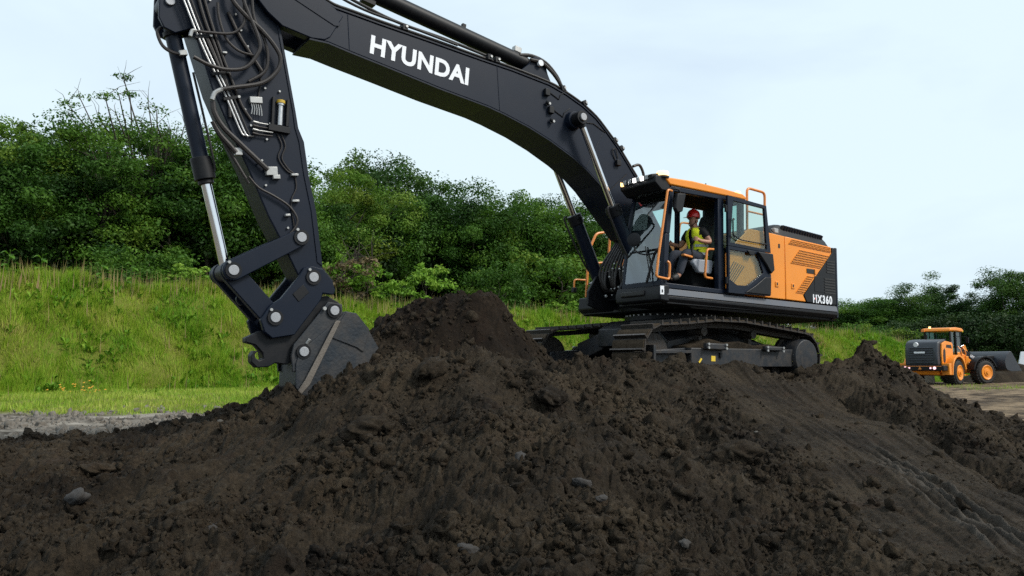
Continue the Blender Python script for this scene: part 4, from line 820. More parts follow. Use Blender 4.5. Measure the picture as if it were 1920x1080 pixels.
part('elbow_fitting', MB().tube(Y([(9.0,4.23),(9.05,4.22),(9.07,4.14)], .35), .024, 8, 3), 'fitting', 0, arm)
for x_, z_, sx_, sz_ in ((8.18,3.50,.17,.09),(7.92,2.57,.16,.12),(7.85,2.50,.10,.06),(8.37,2.76,.10,.10),(7.60,2.57,.10,.035),(7.57,2.21,.10,.035),(7.67,2.0,.07,.035),(8.62,4.05,.06,.03)):
    part('valve_block', MB().obox((x_, .285, z_), (sx_, .07, sz_), (0, .15, 0)), 'fitting', 0.008, arm)
for k in range(4): part('hose_connector', MB().cyl((8.20, .30, 3.20-k*.052), (8.13, .30, 3.195-k*.052), .018).cyl((8.13,.30,3.195-k*.052), (7.93,.30,3.20-k*.05), .011), 'fitting' if k % 2 == 0 else 'hose', 0, arm)
for k in range(5): part('cable_tail', MB().tube(Y([(8.24-k*.03,3.45),(8.22-k*.03,3.38),(8.23-k*.035,3.30)], .30), .007, 5), 'fitting', 0, arm)
part('holder_frame', MB().box(7.72,7.76,.255,.31,3.22,3.60).box(7.92,7.96,.255,.31,3.20,3.60).box(7.70,8.0,.255,.33,3.12,3.21), 'black', 0.006, arm)
part('grease_cartridge', MB().cyl((7.84,.29,3.22),(7.84,.29,3.50), .036).cyl((7.84,.29,3.50),(7.84,.29,3.53), .05), 'steel', 0, arm)
part('cartridge_cap', MB().cyl((7.84,.29,3.525),(7.84,.29,3.57), .058), 'brass', 0.004, arm)
for x_, z_ in ((8.50,4.62),(8.84,4.72),(8.42,4.42),(8.32,4.22),(8.31,3.35),(8.0,3.0),(8.22,3.15),(7.97,3.22),(7.98,2.37),(8.10,2.66),(8.05,2.70),(7.65,1.83),(8.38,3.25),(8.28,3.75),(8.06,3.7),(7.86,3.7)):
    part('bolt', MB().cyl((x_, .255, z_), (x_, .285, z_), .015, None, 10), 'fitting', 0, arm)
# --- bucket cylinder
PT = (8.36, 1.18)
p0 = Vector((PB[0], 0, PB[1])); p1 = Vector((PT[0], 0, PT[1])); ax = (p1-p0).normalized(); ln = (p1-p0).length
bc = part('bucket_cylinder', MB().cyl(p0+ax*.10, p0+ax*2.12, .102, None, 28).cyl(p0-Vector((0,.12,0)), p0+Vector((0,.12,0)), .13, None, 20), 'boom', 0.005)
part('gland', MB().cyl(p0+ax*2.0, p0+ax*2.30, .135, None, 28).cyl(p0+ax*2.30, p0+ax*2.36, .10, None, 24), 'black', 0.01, bc)
part('piston_rod', MB().cyl(p0+ax*2.3, p1-ax*.1, .066, None, 24), 'chrome', 0, bc)
part('rod_eye', MB().cyl(p1-Vector((0,.12,0)), p1+Vector((0,.12,0)), .125, None, 20), 'black', 0.005, bc)
part('clamp_band', MB().cyl(p0+ax*.34, p0+ax*.40, .125, None, 24), 'black', 0.005, bc)
part('port_pipe', MB().tube([p0+ax*.36+Vector((.16,.08,.02)), p0+ax*.38+Vector((.21,.1,-.05)), p0+ax*.60+Vector((.2,.12,0)), p0+ax*.70+Vector((.10,.16,.02)), p0+ax*.70+Vector((-.06,.17,.03))], .022, 8, 4), 'hose', 0, bc)
part('port_block', MB().obox(p0+ax*.68+Vector((-.02,.17,.02)), (.10,.06,.07), (0,.3,0)), 'fitting', 0.008, bc)
part('feed_pipe', MB().tube([p0+ax*.85+Vector((-.14,.05,0)), p0+ax*1.5+Vector((-.15,.05,0)), p0+ax*2.05+Vector((-.15,.05,0)), p0+ax*2.22+Vector((-.11,.04,0))], .016, 8, 3), 'rubber', 0, bc)
# --- linkage
def bar(pa, pb, w0, w1, y0, y1, mb=None):
    mb = mb or MB(); a = Vector(pa); b = Vector(pb); d = (b-a).normalized(); n_ = Vector((-d.y, d.x)); poly = []
    for k in range(9): t_ = math.pi*(0.5+k/8); v = a + (d*math.cos(t_) + n_*math.sin(t_))*w0; poly.append((v.x, v.y))
    for k in range(9): t_ = math.pi*(-0.5+k/8); v = b + (d*math.cos(t_) + n_*math.sin(t_))*w1; poly.append((v.x, v.y))
    return mb.prism(poly, y0, y1)
P2, P1_, P3, PA, PBk = (7.48, 1.71), (7.28, 1.18), (7.78, 0.60), (6.96, 0.74), (7.37, 0.16)
for s_ in (1, -1):
    part('side_link', bar(PT, P2, .135, .115, min(.27*s_, .335*s_), max(.27*s_, .335*s_)), 'boom', 0.012)
lk = part('bucket_link', bar(PT, P3, .14, .14, .13, .25).prism([(8.28,1.05),(8.10,1.10),(7.80,.72),(7.92,.60)], -.25, .13).add([], []), 'boom', 0.012)
part('bucket_link', bar(PT, P3, .14, .14, -.25, -.13), 'boom', 0.012)
ey = MB(); ey.lathe((8.13,-.03,.84), (0,1,0), [(.035,0),(.085,0),(.085,.06),(.035,.06)], 18); part('lifting_eye', ey, 'boom', 0, lk)
part('hose', MB().tube(Y([(8.08,1.10),(7.95,1.0),(7.8,.86),(7.72,.78)], .0), .028, 8, 3), 'hose', 0, lk)
# --- coupler
CPL = [(7.30,1.34),(7.14,1.31),(7.0,1.16),(6.95,1.02),(6.97,.96),(7.13,.97),(7.15,.88),(7.42,.50),(7.5,.38),(7.8,.32),(7.91,.40),(7.97,.56),(7.85,.76),(7.71,.86),(7.48,1.17),(7.42,1.30)]
cp = part('coupler', MB().prism(CPL, .235, .325).prism(CPL, -.325, -.235), 'boom', 0.014)
part('coupler_web', MB().prism([(7.2,1.0),(7.45,.58),(7.78,.42),(7.86,.56),(7.6,.82),(7.35,1.05)], -.235, .235), 'black', 0.01, cp)
part('coupler_badge', MB().prism([(7.56,.93),(7.42,1.07),(7.33,.97),(7.47,.83)], .325, .335), 'black', 0.004, cp)
LOW = [(7.93,.42),(8.12,.32),(8.12,.26),(7.99,.23),(7.89,.13),(7.87,.05),(7.93,.03),(7.98,.06),(7.99,.11),(7.95,.15),(8.0,.155),(8.04,.09),(8.03,0.0),(7.95,-.07),(7.8,-.055),(7.71,0.0),(7.55,-.02),(7.47,.05),(7.32,.02),(7.22,.16),(7.05,.55),(6.82,.70),(6.84,.86),(7.02,.95),(7.2,.92),(7.46,.56),(7.54,.46),(7.82,.40)]
part('hook_plate', MB().prism(LOW, .06, .228), 'black', 0.012, cp)
part('hook_plate', MB().prism([(7.86,.30),(7.80,.05),(7.47,.05),(7.22,.16),(7.05,.55),(6.84,.72),(6.9,.86),(7.2,.80),(7.46,.42)], -.228, .058), 'black', 0.012, cp)
for (px_, pz_), y_ in ((PT, .335), (P2, .335), (P1_, .325), (P3, .325)):
    part('pin_collar', MB().lathe((px_, y_, pz_), (0,1,0), [(.06,0),(.105,0),(.105,.022),(.06,.022)], 24), 'black', 0, cp)
    part('pin_cap', MB().cyl((px_, y_-.01, pz_), (px_, y_+.034, pz_), .068, None, 24), 'pin', 0.006, cp)
    part('bolt', MB().cyl((px_+.06, y_, pz_+.10), (px_+.06, y_+.03, pz_+.10), .02, None, 10), 'fitting', 0, cp)
# --- bucket
SIDE = [(6.93,.60),(6.80,.74),(6.65,.72),(6.45,.50),(6.25,.20),(6.0,-.10),(6.02,-.16),(6.3,-.42),(6.7,-.58),(7.1,-.56),(7.38,-.42),(7.40,-.30),(7.31,-.24)]
bk = part('bucket', MB().prism([(6.93,.60),(6.80,.74),(6.74,.72),(6.86,.56),(7.24,-.24),(7.30,-.36),(7.06,-.49),(6.72,-.52),(6.33,-.36),(6.02,-.10),(6.0,-.12),(6.3,-.42),(6.7,-.58),(7.1,-.56),(7.38,-.42),(7.46,-.32),(7.47,.0),(7.40,.20),(7.2,.35)], -.34, .34), 'bucket', 0.01)
for s_ in (1, -1):
    part('side_plate', MB().prism(SIDE, min(.34*s_, .365*s_), max(.34*s_, .365*s_)), 'bucket_face', 0.006, bk)
    part('wear_strip', MB().prism([(6.95,.60),(6.88,.60),(7.28,-.28),(7.40,-.42),(7.44,-.36),(7.35,-.22)], min(.365*s_, .392*s_), max(.365*s_, .392*s_)), 'bucket_worn', 0.006, bk)
    part('side_cutter', MB().prism([(6.90,.56),(6.80,.73),(6.65,.72),(6.44,.50),(6.52,.18),(6.62,.24),(6.99,.36)], min(.365*s_, .383*s_), max(.365*s_, .383*s_)), 'bucket_face', 0.006, bk)
    part('ear_plate', MB().prism([(6.84,.84),(7.05,.86),(7.22,.62),(7.5,.26),(7.53,.10),(7.50,-.12),(7.1,.1),(6.9,.42),(6.82,.66)], min(.262*s_, .318*s_), max(.262*s_, .318*s_)), 'bucket', 0.01, bk)
for px_, pz_ in (PA, PBk):
    part('pin_collar', MB().lathe((px_, .318, pz_), (0,1,0), [(.06,0),(.10,0),(.10,.03),(.06,.03)], 24), 'black', 0, bk)
    part('pin_cap', MB().cyl((px_, .31, pz_), (px_, .365, pz_), .066, None, 24), 'pin', 0.006, bk)
part('locking_bolt', MB().cyl((7.11,.32,.76),(7.11,.37,.76), .025).cyl((7.33,.32,.27),(7.30,.35,.33), .022), 'fitting', 0, bk)
for k in range(4): part('tooth', MB().prism([(6.06,-.08),(5.82,-.20),(5.84,-.23),(6.1,-.17)], -.32+k*.19, -.24+k*.19), 'bucket_worn', 0.006, bk)

# --- undercarriage
def loop_pts():
    # side outline of the shoe centre line, from the front idler round the top to the sprocket and back underneath
    pts = []; r_ = .455
    for k in range(13): a = -90 + 180*k/12; pts.append((1.92+r_*math.cos(R(a)), .295+r_*math.sin(R(a))))
    pts += [(1.35,.80),(.7,.875),(.0,.89),(-.7,.845)]
    for k in range(13): a = 92 + 176*k/12; pts.append((-1.72+r_*math.cos(R(a)), .315+r_*math.sin(R(a))))
    return [Vector((a, 0, b)) for a, b in pts]
def resample(P, n_):
    Q = P+[P[0]]; ls = [0]
    for a, b in zip(Q[:-1], Q[1:]): ls.append(ls[-1]+(b-a).length)
    o = []
    for k in range(n_):
        d = ls[-1]*k/n_; i = max(j for j in range(len(P)) if ls[j] <= d); t_ = (d-ls[i])/max(1e-6, ls[i+1]-ls[i]); o.append((Q[i].lerp(Q[i+1], t_), (Q[i+1]-Q[i]).normalized()))
    return o
M['mud'] = mat('dried_mud', (0.060, 0.045, 0.031), 0.95, var=0.45, scale=7, bump=0.9, bscale=26, spec=0.1)
LP = loop_pts(); SW = .37
shoe = MB()
pitch = .205
shoe.box(-pitch*.48, pitch*.48, -SW, SW, -.012, .012)
for x_, h_ in ((-.075,.066),): shoe.prism([(x_-.020,.011),(x_+.020,.011),(x_+.012,.011+h_),(x_-.012,.011+h_)], -SW, SW)
_nm = len(shoe.f); _r = random.Random(4); _ring = []
for k in range(9):
    y_ = -SW*.97 + SW*1.94*k/8; h_ = .018+.018*_r.random(); _ring.append([(-.058, y_, .011), (.085, y_, .011), (.075, y_, .011+h_*.8), (.02, y_, .011+h_), (-.05, y_, .011+h_*.7)])
shoe.loft(_ring)
sme = bpy.data.meshes.new('track_shoe'); sme.from_pydata(shoe.v, [], shoe.f)
bm = bmesh.new(); bm.from_mesh(sme); bmesh.ops.recalc_face_normals(bm, faces=bm.faces); bm.to_mesh(sme); bm.free()
sme.materials.append(M['track']); sme.materials.append(M['shoe_edge']); sme.materials.append(M['mud'])
for p_ in sme.polygons:
    if p_.index >= _nm: p_.material_index = 2
    elif p_.normal.z > .9 and p_.center.z > .05: p_.material_index = 1
nshoe = round(sum((b-a).length for a, b in zip(LP, LP[1:]+LP[:1]))/pitch)
for s_ in (1, -1):
    yc = 1.34*s_
    ch = MB(); ins = [(p, t_) for p, t_ in resample(LP, 90)]
    for yy in (-.11, .07):
        rings = []
        for p, t_ in ins:
            nrm = Vector((t_.z, 0, -t_.x))
            a = p - nrm*.02; b = p - nrm*.11
            rings.append([(a.x, yc+yy, a.z), (a.x, yc+yy+.05, a.z), (b.x, yc+yy+.05, b.z), (b.x, yc+yy, b.z)])
        rings.append(rings[0]); ch.loft(rings, caps=False)
    tr = part('track', ch, 'track')
    for p, t_ in resample(LP, nshoe):
        o = link('track_shoe', sme, tr); nrm = Vector((t_.z, 0, -t_.x))
        q = nrm*1.0; X_ = t_; Z_ = q; Yv = Z_.cross(X_)
        mt = Matrix((X_, Yv, Z_)).transposed().to_4x4(); mt.translation = Vector((p.x, yc, p.z)); o.matrix_local = mt
    out_ = s_
    def ys(a, b): return (min(yc+a*s_, yc+b*s_), max(yc+a*s_, yc+b*s_))
    fr = part('track_frame', MB().prism([(1.28,.40),(-1.50,.46),(-1.50,.14),(1.28,.08)], *ys(-.2, .33)).prism([(2.05,.34),(1.28,.40),(1.28,.08),(2.05,.12)], *ys(-.2, .2)), 'trackframe', 0.015)
    part('guard_plate', MB().prism([(2.10,.33),(1.26,.36),(1.26,.31),(2.10,.28)], *ys(.2, .33)), 'trackframe', 0.006, fr)
    part('guard_plate', MB().prism([(2.10,.15),(1.26,.12),(1.26,.06),(2.10,.09)], *ys(.2, .33)), 'trackframe', 0.006, fr)
    part('guard_plate', MB().prism([(2.14,.42),(2.09,.42),(2.09,.06),(2.14,.06)], *ys(.15, .335)), 'trackframe', 0.006, fr)
    for xa in (.50, -1.03):
        part('step', MB().box(xa, xa+.50, *ys(.33, .42), .38+(.03 if xa < 0 else 0), .49), 'trackframe', 0.02, fr)
        for xb in (xa+.03, xa+.47):
            for zb in (.41, .47): part('bolt', MB().cyl((xb, yc+.42*s_, zb), (xb, yc+.445*s_, zb), .022, None, 8), 'fitting', 0, fr)
    part('warning_label', MB().box(.70, .80, *ys(.331, .336), .19, .28), 'yellow', 0, fr)
    part('marker_label', MB().prism([(1.12,.16),(1.05,.24),(1.02,.22),(1.09,.14)], *ys(.331, .335)), 'yellow', 0, fr)
    part('marker_label', MB().prism([(-1.38,.24),(-1.44,.34),(-1.46,.32),(-1.40,.22)], *ys(.331, .335)), 'yellow', 0, fr)
    part('tie_bracket', MB().box(.55,.60,*ys(.33,.36),.25,.34), 'black', 0, fr)
    part('final_drive', MB().lathe((-1.72, yc-.05*s_, .315), (0, s_, 0), [(.10,0),(.34,.0),(.345,.40),(.325,.455),(.10,.458)], 36), 'trackframe', 0.008)
    part('sprocket', MB().lathe((-1.72, yc-.06*s_, .315), (0, s_, 0), [(.2,0),(.40,0),(.40,.07),(.2,.07)], 30), 'track')
    idl = MB().lathe((1.92, yc-.1*s_, .295), (0, s_, 0), [(.08,0),(.33,.02),(.35,.06),(.35,.16),(.33,.2),(.08,.22)], 32); part('idler', idl, 'track')
    for x_ in (.75, -.55): part('carrier_roller', MB().cyl((x_, yc-.14, .70), (x_, yc+.14, .70), .075, None, 16).box(x_-.04, x_+.04, yc-.05, yc+.05, .38, .70), 'track')
    for k in range(8): part('track_roller', MB().cyl((1.38-k*.36, yc-.15, .06), (1.38-k*.36, yc+.15, .06), .11, None, 16), 'track')
    part('packed_mud', (lambda mb: mb)(MB().prism([(1.25,.44),(.9,.50),(.7,.58),(.3,.52),(-.1,.56),(-.5,.50),(-.9,.54),(-1.4,.48),(-1.4,.40),(1.25,.38)], yc-.17, yc+.2)), 'soil', 0.03)
cb = MB(); cb.prism([(1.2,.78),(.9,.95),(-.9,.95),(-1.2,.78),(-1.2,.50),(1.2,.46)], -.75, .75)
cb.add([(1.35,-1.25,.22),(1.35,-1.25,.50),(.6,-.7,.86),(.6,-.7,.5),(1.0,1.25,.22),(1.0,1.25,.5)], [])
for s_ in (1,-1):
    for xx in (1, -1):
        cb.loft([[(xx*.35, s_*.6, .86), (xx*1.05, s_*.6, .80), (xx*1.05, s_*.6, .48), (xx*.35, s_*.6, .5)], [(xx*.75, s_*1.2, .62), (xx*1.35, s_*1.2, .52), (xx*1.35, s_*1.2, .16), (xx*.75, s_*1.2, .2)]])
part('car_body', cb, 'trackframe', 0.012)
part('slew_ring', MB().lathe((0,0,.93), (0,0,1), [(.5,0),(.90,0),(.90,.10),(.83,.10),(.83,.17),(.5,.17)], 48), 'black')
for k in range(40):
    a = 2*math.pi*k/40; part('ring_bolt', MB().cyl((.865*math.cos(a), .865*math.sin(a), 1.03), (.865*math.cos(a), .865*math.sin(a), 1.06), .02, None, 6), 'fitting')
# --- revolving deck and house
part('belly_plate', MB().box(-3.15, 1.03, -1.39, 1.44, 1.085, 1.098), 'underside')  # added thin dark sheet that paints the shade below the deck
part('counterweight_underside', MB().prism([(-3.0,1.44),(-3.25,1.28),(-3.42,.85),(-3.5,0),(-3.42,-.85),(-3.25,-1.28),(-3.0,-1.44)], 1.10, 1.116, 'z'), 'underside')  # added dark sheet, painted shade below the counterweight
deck = part('deck', MB().box(-3.05, 1.05, -1.40, 1.40, 1.10, 1.30).box(1.05, 1.70, .38, 1.40, 1.12, 1.34).prism([(-3.2,1.15),(1.62,1.12),(1.62,1.25),(-3.2,1.29)], 1.40, 1.455).prism([(-3.2,1.15),(1.05,1.12),(1.05,1.25),(-3.2,1.29)], -1.455, -1.40), 'black', 0.012)
part('centre_frame', MB().prism([(1.75,1.45),(1.55,1.75),(.9,2.0),(-.2,2.1),(-.6,1.3),(1.5,1.12),(1.75,1.2)], .40, .46).prism([(1.75,1.45),(1.55,1.75),(.9,2.0),(-.2,2.1),(-.6,1.3),(1.5,1.12),(1.75,1.2)], -.46, -.40).box(-.6, 1.3, -.40, .40, 1.30, 1.34), 'black', 0.012)
part('boom_foot_pin', MB().cyl((.36,-.5,1.95),(.36,.5,1.95), .11), 'black')
part('valve_bank', MB().box(.55,1.25,-.38,.38,1.34,1.52), 'black', 0.02)
for k in range(9):
    y_ = -.32+k*.08; part('valve_hose', MB().tube([(1.2,y_,1.45),(1.42+.05*(k % 3),y_*1.1,1.5),(1.5,y_*1.15,1.85),(1.32,y_*.9,2.2),(1.15,y_*.8,2.45)], .026, 7, 4), 'hose')
for k in range(22):
    part('hose_fitting', MB().ball((1.42+random.uniform(-.16,.22), random.uniform(-.32,.36), random.uniform(1.36,1.98)), random.uniform(.016,.032), 8, 6), 'fitting' if k % 2 else 'steel')
# side skirt (silver step edge)
sk = part('side_skirt', MB().prism([(1.455,1.37),(1.475,1.37),(1.505,1.26),(1.455,1.25)], -3.10, 1.66, 'x'), 'grey_trim', 0.006)
sk.data.transform(Matrix.Identity(4))
part('skirt_lower', MB().prism([(1.40,1.26),(1.497,1.25),(1.497,1.20),(1.44,1.13),(1.40,1.13)], -3.12, 1.68, 'x'), 'black', 0.01)
part('front_corner_box', MB().prism([(1.60,1.44),(1.80,1.42),(1.84,1.30),(1.82,1.16),(1.60,1.14)], .42, 1.50), 'black', 0.03)
part('step_recess', MB().prism([(1.815,1.36),(1.865,1.34),(1.865,1.27),(1.825,1.24)], .58, 1.15), 'rubber', 0.012)
part('paper_label', MB().obox((1.78,1.503,1.33), (.085,.006,.14), (0,0,0)), 'white')
part('label_print', MB().box(1.765,1.795,1.5061,1.508,1.29,1.34), 'black')
# engine house (orange) : body side polygon set back behind panels
HOUSE = [(-.30,1.40),(-.30,2.20),(-.52,2.62),(-.98,2.645),(-2.98,2.575),(-3.0,2.42),(-3.0,1.40)]
hs = part('engine_house', MB().prism(HOUSE, -1.40, 1.40), 'orange', 0.03)
part('side_panel', MB().prism([(-.36,1.40),(-.36,2.56),(-.50,2.63),(-1.0,2.625),(-1.505,2.605),(-1.505,1.40)], 1.40, 1.462), 'orange', 0.014, hs)
part('cab_side_panel', MB().prism([(.19,1.475),(.19,2.10),(-.09,2.34),(-.46,2.62),(-.60,2.62),(-.60,1.475)], 1.4635, 1.482), 'orange', 0.008, hs)
part('side_panel', MB().prism([(-1.515,1.40),(-1.515,2.605),(-2.97,2.555),(-2.985,2.42),(-2.045,1.52),(-2.13,1.40)], 1.40, 1.465), 'orange', 0.014, hs)
# vents: dark recessed backing and a lattice of orange bars
def lattice(poly, nx, nz, nm='vent_grille'):
    (ax_, az_), (bx_, bz_), (cx_, cz_), (dx_, dz_) = poly
    def P(u, v): 
        a = Vector((ax_, az_)).lerp(Vector((bx_, bz_)), u); b = Vector((dx_, dz_)).lerp(Vector((cx_, cz_)), u); return a.lerp(b, v)
    bkp = part('vent_backing', MB().prism(poly, 1.465, 1.4675), 'rubber', 0, hs)
    mb = MB()
    for i in range(nx+1):
        u = i/nx; w_ = .12/nx; q = [P(max(0,u-w_), 0), P(min(1,u+w_), 0), P(min(1,u+w_), 1), P(max(0,u-w_), 1)]; mb.prism([(k.x, k.y) for k in q], 1.468, 1.476)
    part(nm, mb, 'orange', 0, hs); mb = MB()
    for j in range(nz+1):
        v = j/nz; w_ = .17/nz; q = [P(0, max(0,v-w_)), P(1, max(0,v-w_)), P(1, min(1,v+w_)), P(0, min(1,v+w_))]; mb.prism([(k.x, k.y) for k in q], 1.470, 1.4785)
    part(nm, mb, 'orange', 0, hs)
lattice([(-1.71,2.565),(-2.93,2.53),(-2.95,2.44),(-1.61,2.47)], 30, 3)
lattice([(-1.95,2.39),(-2.90,2.36),(-2.60,2.09),(-1.67,2.11)], 22, 6)
lattice([(-2.18,1.905),(-2.38,1.90),(-2.05,1.55),(-1.81,1.555)], 6, 8)
part('panel_latch', MB().box(-2.40,-2.16,1.4665,1.474,1.96,2.05), 'rubber', 0.006, hs)
part('panel_latch', MB().box(-2.44,-2.40,1.4665,1.49,1.95,2.06), 'orange', 0.006, hs)
for x_ in (-1.24, -1.72): part('panel_latch', MB().box(x_-.06, x_+.04, 1.465, 1.478, 1.62, 1.72), 'orange', 0.008, hs); part('latch_slot', MB().box(x_-.02, x_+.012, 1.478, 1.482, 1.65, 1.70), 'rubber', 0, hs)
part('latch_slot', MB().box(-1.36,-1.31,1.4625,1.466,2.36,2.44), 'rubber', 0, hs)
# slatted vents behind the open door
for k in range(6): part('slot', MB().prism([(-.02-k*.055,1.98-.012*k),(-.045-k*.055,1.98-.012*k),(.13-k*.055+.03*k,1.74-.035*k),(.155-k*.055+.03*k,1.74-.035*k)], 1.482, 1.4845), 'rubber', 0, hs)
# counterweight
CW = [(-2.99,2.43),(-3.02,2.57),(-3.10,2.555),(-3.27,2.54),(-3.30,1.32),(-3.28,1.12),(-3.02,1.12),(-2.02,1.30),(-2.14,1.39),(-2.05,1.53)]
ring = [( -2.05,1.472),(-3.0,1.472),(-3.16,1.44),(-3.27,1.30),(-3.44,.85),(-3.52,0.0),(-3.44,-.85),(-3.27,-1.30),(-3.16,-1.44),(-3.0,-1.472),(-2.05,-1.472)]
cwm = MB().prism([(a-0.0, b) for a, b in ring[1:-1]], 1.12, 2.55, 'z')
cw = part('counterweight', cwm, 'black', 0.04, seg=3)
part('side_cover', MB().prism([(-3.0,2.43),(-3.01,2.545),(-3.105,2.54),(-3.105,1.395),(-2.15,1.395),(-2.065,1.525)], 1.40, 1.4715), 'black', 0.01, cw)
part('corner_cap', MB().prism([(-3.115,1.4735),(-3.18,1.462),(-3.285,1.32),(-3.20,1.30),(-3.115,1.40)], 1.14, 2.555, 'z'), 'boom', 0.015, cw)
for k in range(5): part('louver', MB().box(-3.07,-2.80+.0,1.4716,1.480,2.24-k*.055,2.27-k*.055), 'rubber', 0, cw)
for k in range(6): part('louver', MB().box(-3.07,-2.72,1.4716,1.480,1.88-k*.055,1.91-k*.055), 'rubber', 0, cw)
part('side_panel', MB().box(-2.68,-2.40,1.4716,1.476,1.62,1.92), 'black', 0.004, cw)
text_part('lettering', 'HX360', 0.215, 'white', cw, (-2.33, 1.4735, 1.405), (-1, 0, 0), (0, 0, 1), bold=0.008, xs=0.86, space=1.22)
part('lettering_accent', MB().box(-2.425,-2.395,1.4782,1.4802,1.465,1.495), 'red', 0, cw)
# engine hood
HD = [(-1.20,2.60),(-1.28,2.74),(-1.42,2.84),(-1.60,2.885),(-2.80,2.83),(-2.98,2.75),(-3.06,2.56)]
hd = MB(); rr = []
for y_, k in ((1.385,0.0),(1.34,.55),(1.27,.93),(1.15,1.0),(-1.15,1.0),(-1.27,.93),(-1.34,.55),(-1.385,0.0)):
    rr.append([(x_, y_, 2.57+(z_-2.57)*k if k else 2.55) for x_, z_ in HD])
hd.loft(rr, closed=True)
hood = part('engine_hood', hd, 'black', 0.02)
for k in range(15): part('hood_rib', MB().obox((-1.66-k*.082, 1.31, 2.755-k*.0038), (.040, .07, .20), (R(-26), 0, 0)), 'boom', 0.008, hood)
for k in range(16): part('hood_slot', MB().obox((-1.62-k*.082, 1.305, 2.755-k*.0038), (.034, .052, .19), (R(-26), 0, 0)), 'rubber', 0, hood)
part('hood_lamp', MB().box(-1.46,-1.34,1.26,1.365,2.67,2.76), 'lamp_off', 0.01, hood)
# hand rails
def rail(pts, r_=.021, nm='handrail', k=3): return part(nm, MB().tube(pts, r_, 10, k), 'rail')
def bend(pts, r_=.09):
    o = [Vector(pts[0])]
    for a, b, c in zip(pts[:-2], pts[1:-1], pts[2:]):
        a, b, c = Vector(a), Vector(b), Vector(c); p = b+(a-b).normalized()*r_; q = b+(c-b).normalized()*r_
        for t_ in (0, .25, .5, .75, 1): o.append(p*(1-t_)**2 + b*2*t_*(1-t_) + q*t_*t_)
    return o+[Vector(pts[-1])]
rail(bend([(-.55,1.36,2.60),(-.56,1.36,3.42),(-1.07,1.36,3.40),(-1.05,1.36,2.58)]), .024, k=0)
rail([(-.55,1.36,2.98),(-1.06,1.36,2.97)], .018, k=0)
rail(bend([(-.95,-.2,2.62),(-.95,-.2,3.0),(-.5,-.25,3.0),(-.45,-.25,2.6)]), .02, k=0)
rail(bend([(1.05,-1.3,1.45),(1.0,-1.3,2.37),(.80,-1.3,2.76),(.43,-1.3,2.84),(.46,-1.3,2.40)], .08), .026, k=0)
rail([(1.0,-1.3,2.11),(.45,-1.3,2.22)], .022, k=0)
rail([(.42,-1.3,2.36),(.10,-1.3,2.74)], .022, k=0)
rail(bend([(1.08,-1.3,1.79),(1.36,-1.3,1.78),(1.36,-1.3,1.52)], .06), .018, k=0)
rail(bend([(.62,-.98,1.45),(.64,-.98,1.80),(.60,-.6,1.82)], .05), .02, k=0)
part('camera_pod', MB().box(1.32,1.40,-1.34,-1.26,1.52,1.62), 'black', 0.01)
# right front deck with tool box
part('tool_deck', MB().prism([(1.12,1.43),(1.14,1.20),(1.05,1.12),(-.3,1.12),(-.3,1.43)], -1.44, -.50), 'black', 0.02)
tb = part('tool_box', MB().prism([(1.02,1.44),(1.02,1.68),(.86,1.77),(.2,1.79),(.2,1.44)], -1.24, -.62), 'black', 0.02)
part('box_lid', MB().prism([(1.03,1.69),(.865,1.785),(.2,1.80),(.2,1.825),(.87,1.81),(1.045,1.715)], -1.25, -.61), 'grey_trim', 0.004, tb)
part('box_latch', MB().box(1.021,1.035,-.80,-.74,1.50,1.66), 'rubber', 0.006, tb)
part('box_marking', MB().box(1.0205, 1.0225, -1.20, -1.02, 1.505, 1.535), 'grey_trim', 0, tb)
rt = part('fuel_tank', MB().prism([(-.32,1.43),(.15,1.43),(.15,2.25),(-.05,2.5),(-.32,2.55)], -1.42, -.52), 'orange', 0.03)

# --- cab
YL, YR = 1.455, 0.50
def pillar(pts, w, d, nm='pillar'):
    mb = MB()
    for a, b in zip(pts[:-1], pts[1:]):
        mb.loft([[(a[0]-w/2, a[1]-d/2, a[2]), (a[0]+w/2, a[1]-d/2, a[2]), (a[0]+w/2, a[1]+d/2, a[2]), (a[0]-w/2, a[1]+d/2, a[2])],
                 [(b[0]-w/2, b[1]-d/2, b[2]), (b[0]+w/2, b[1]-d/2, b[2]), (b[0]+w/2, b[1]+d/2, b[2]), (b[0]-w/2, b[1]+d/2, b[2])]])
    return part(nm, mb, 'boom', 0.014)
pillar([(1.67,YL-.05,1.42),(1.60,YL-.05,2.3),(1.49,YL-.05,3.10)], .11, .10)
pillar([(1.72,YR+.04,1.42),(1.66,YR+.05,2.3),(1.53,YR+.10,3.10)], .07, .07)
pillar([(.28,YL-.05,1.40),(.27,YL-.05,3.14)], .15, .10)
pillar([(-.29,YL-.05,1.40),(-.31,YL-.05,3.14)], .10, .10)
pillar([(-.29,YR+.05,1.40),(-.31,YR+.10,3.14)], .10, .10)
pillar([(.45,YR+.05,1.40),(.45,YR+.08,3.12)], .08, .08)
part('door_sill', MB().prism([(1.72,1.38),(1.72,1.47),(.2,1.46),(-.34,1.44),(-.34,1.38)], YL-.10, YL+.005), 'boom', 0.012)
part('roof_beam', MB().prism([(1.52,3.04),(1.52,3.13),(-.34,3.16),(-.34,3.08)], YL-.10, YL+.002), 'boom', 0.012)
part('roof_beam', MB().prism([(1.54,3.04),(1.54,3.13),(-.34,3.16),(-.34,3.08)], YR+.05, YR+.13), 'boom', 0.012)
part('header', MB().box(1.46,1.54,YR+.12,YL-.10,2.98,3.12), 'interior', 0.01)
part('front_sill', MB().box(1.64,1.76,YR,YL,1.40,1.50), 'boom', 0.014)
part('cab_floor', MB().box(-.32,1.68,YR+.02,YL-.02,1.34,1.40), 'interior')
part('inner_roof', MB().box(-.32,1.50,YR+.10,YL-.06,3.06,3.13), 'interior')
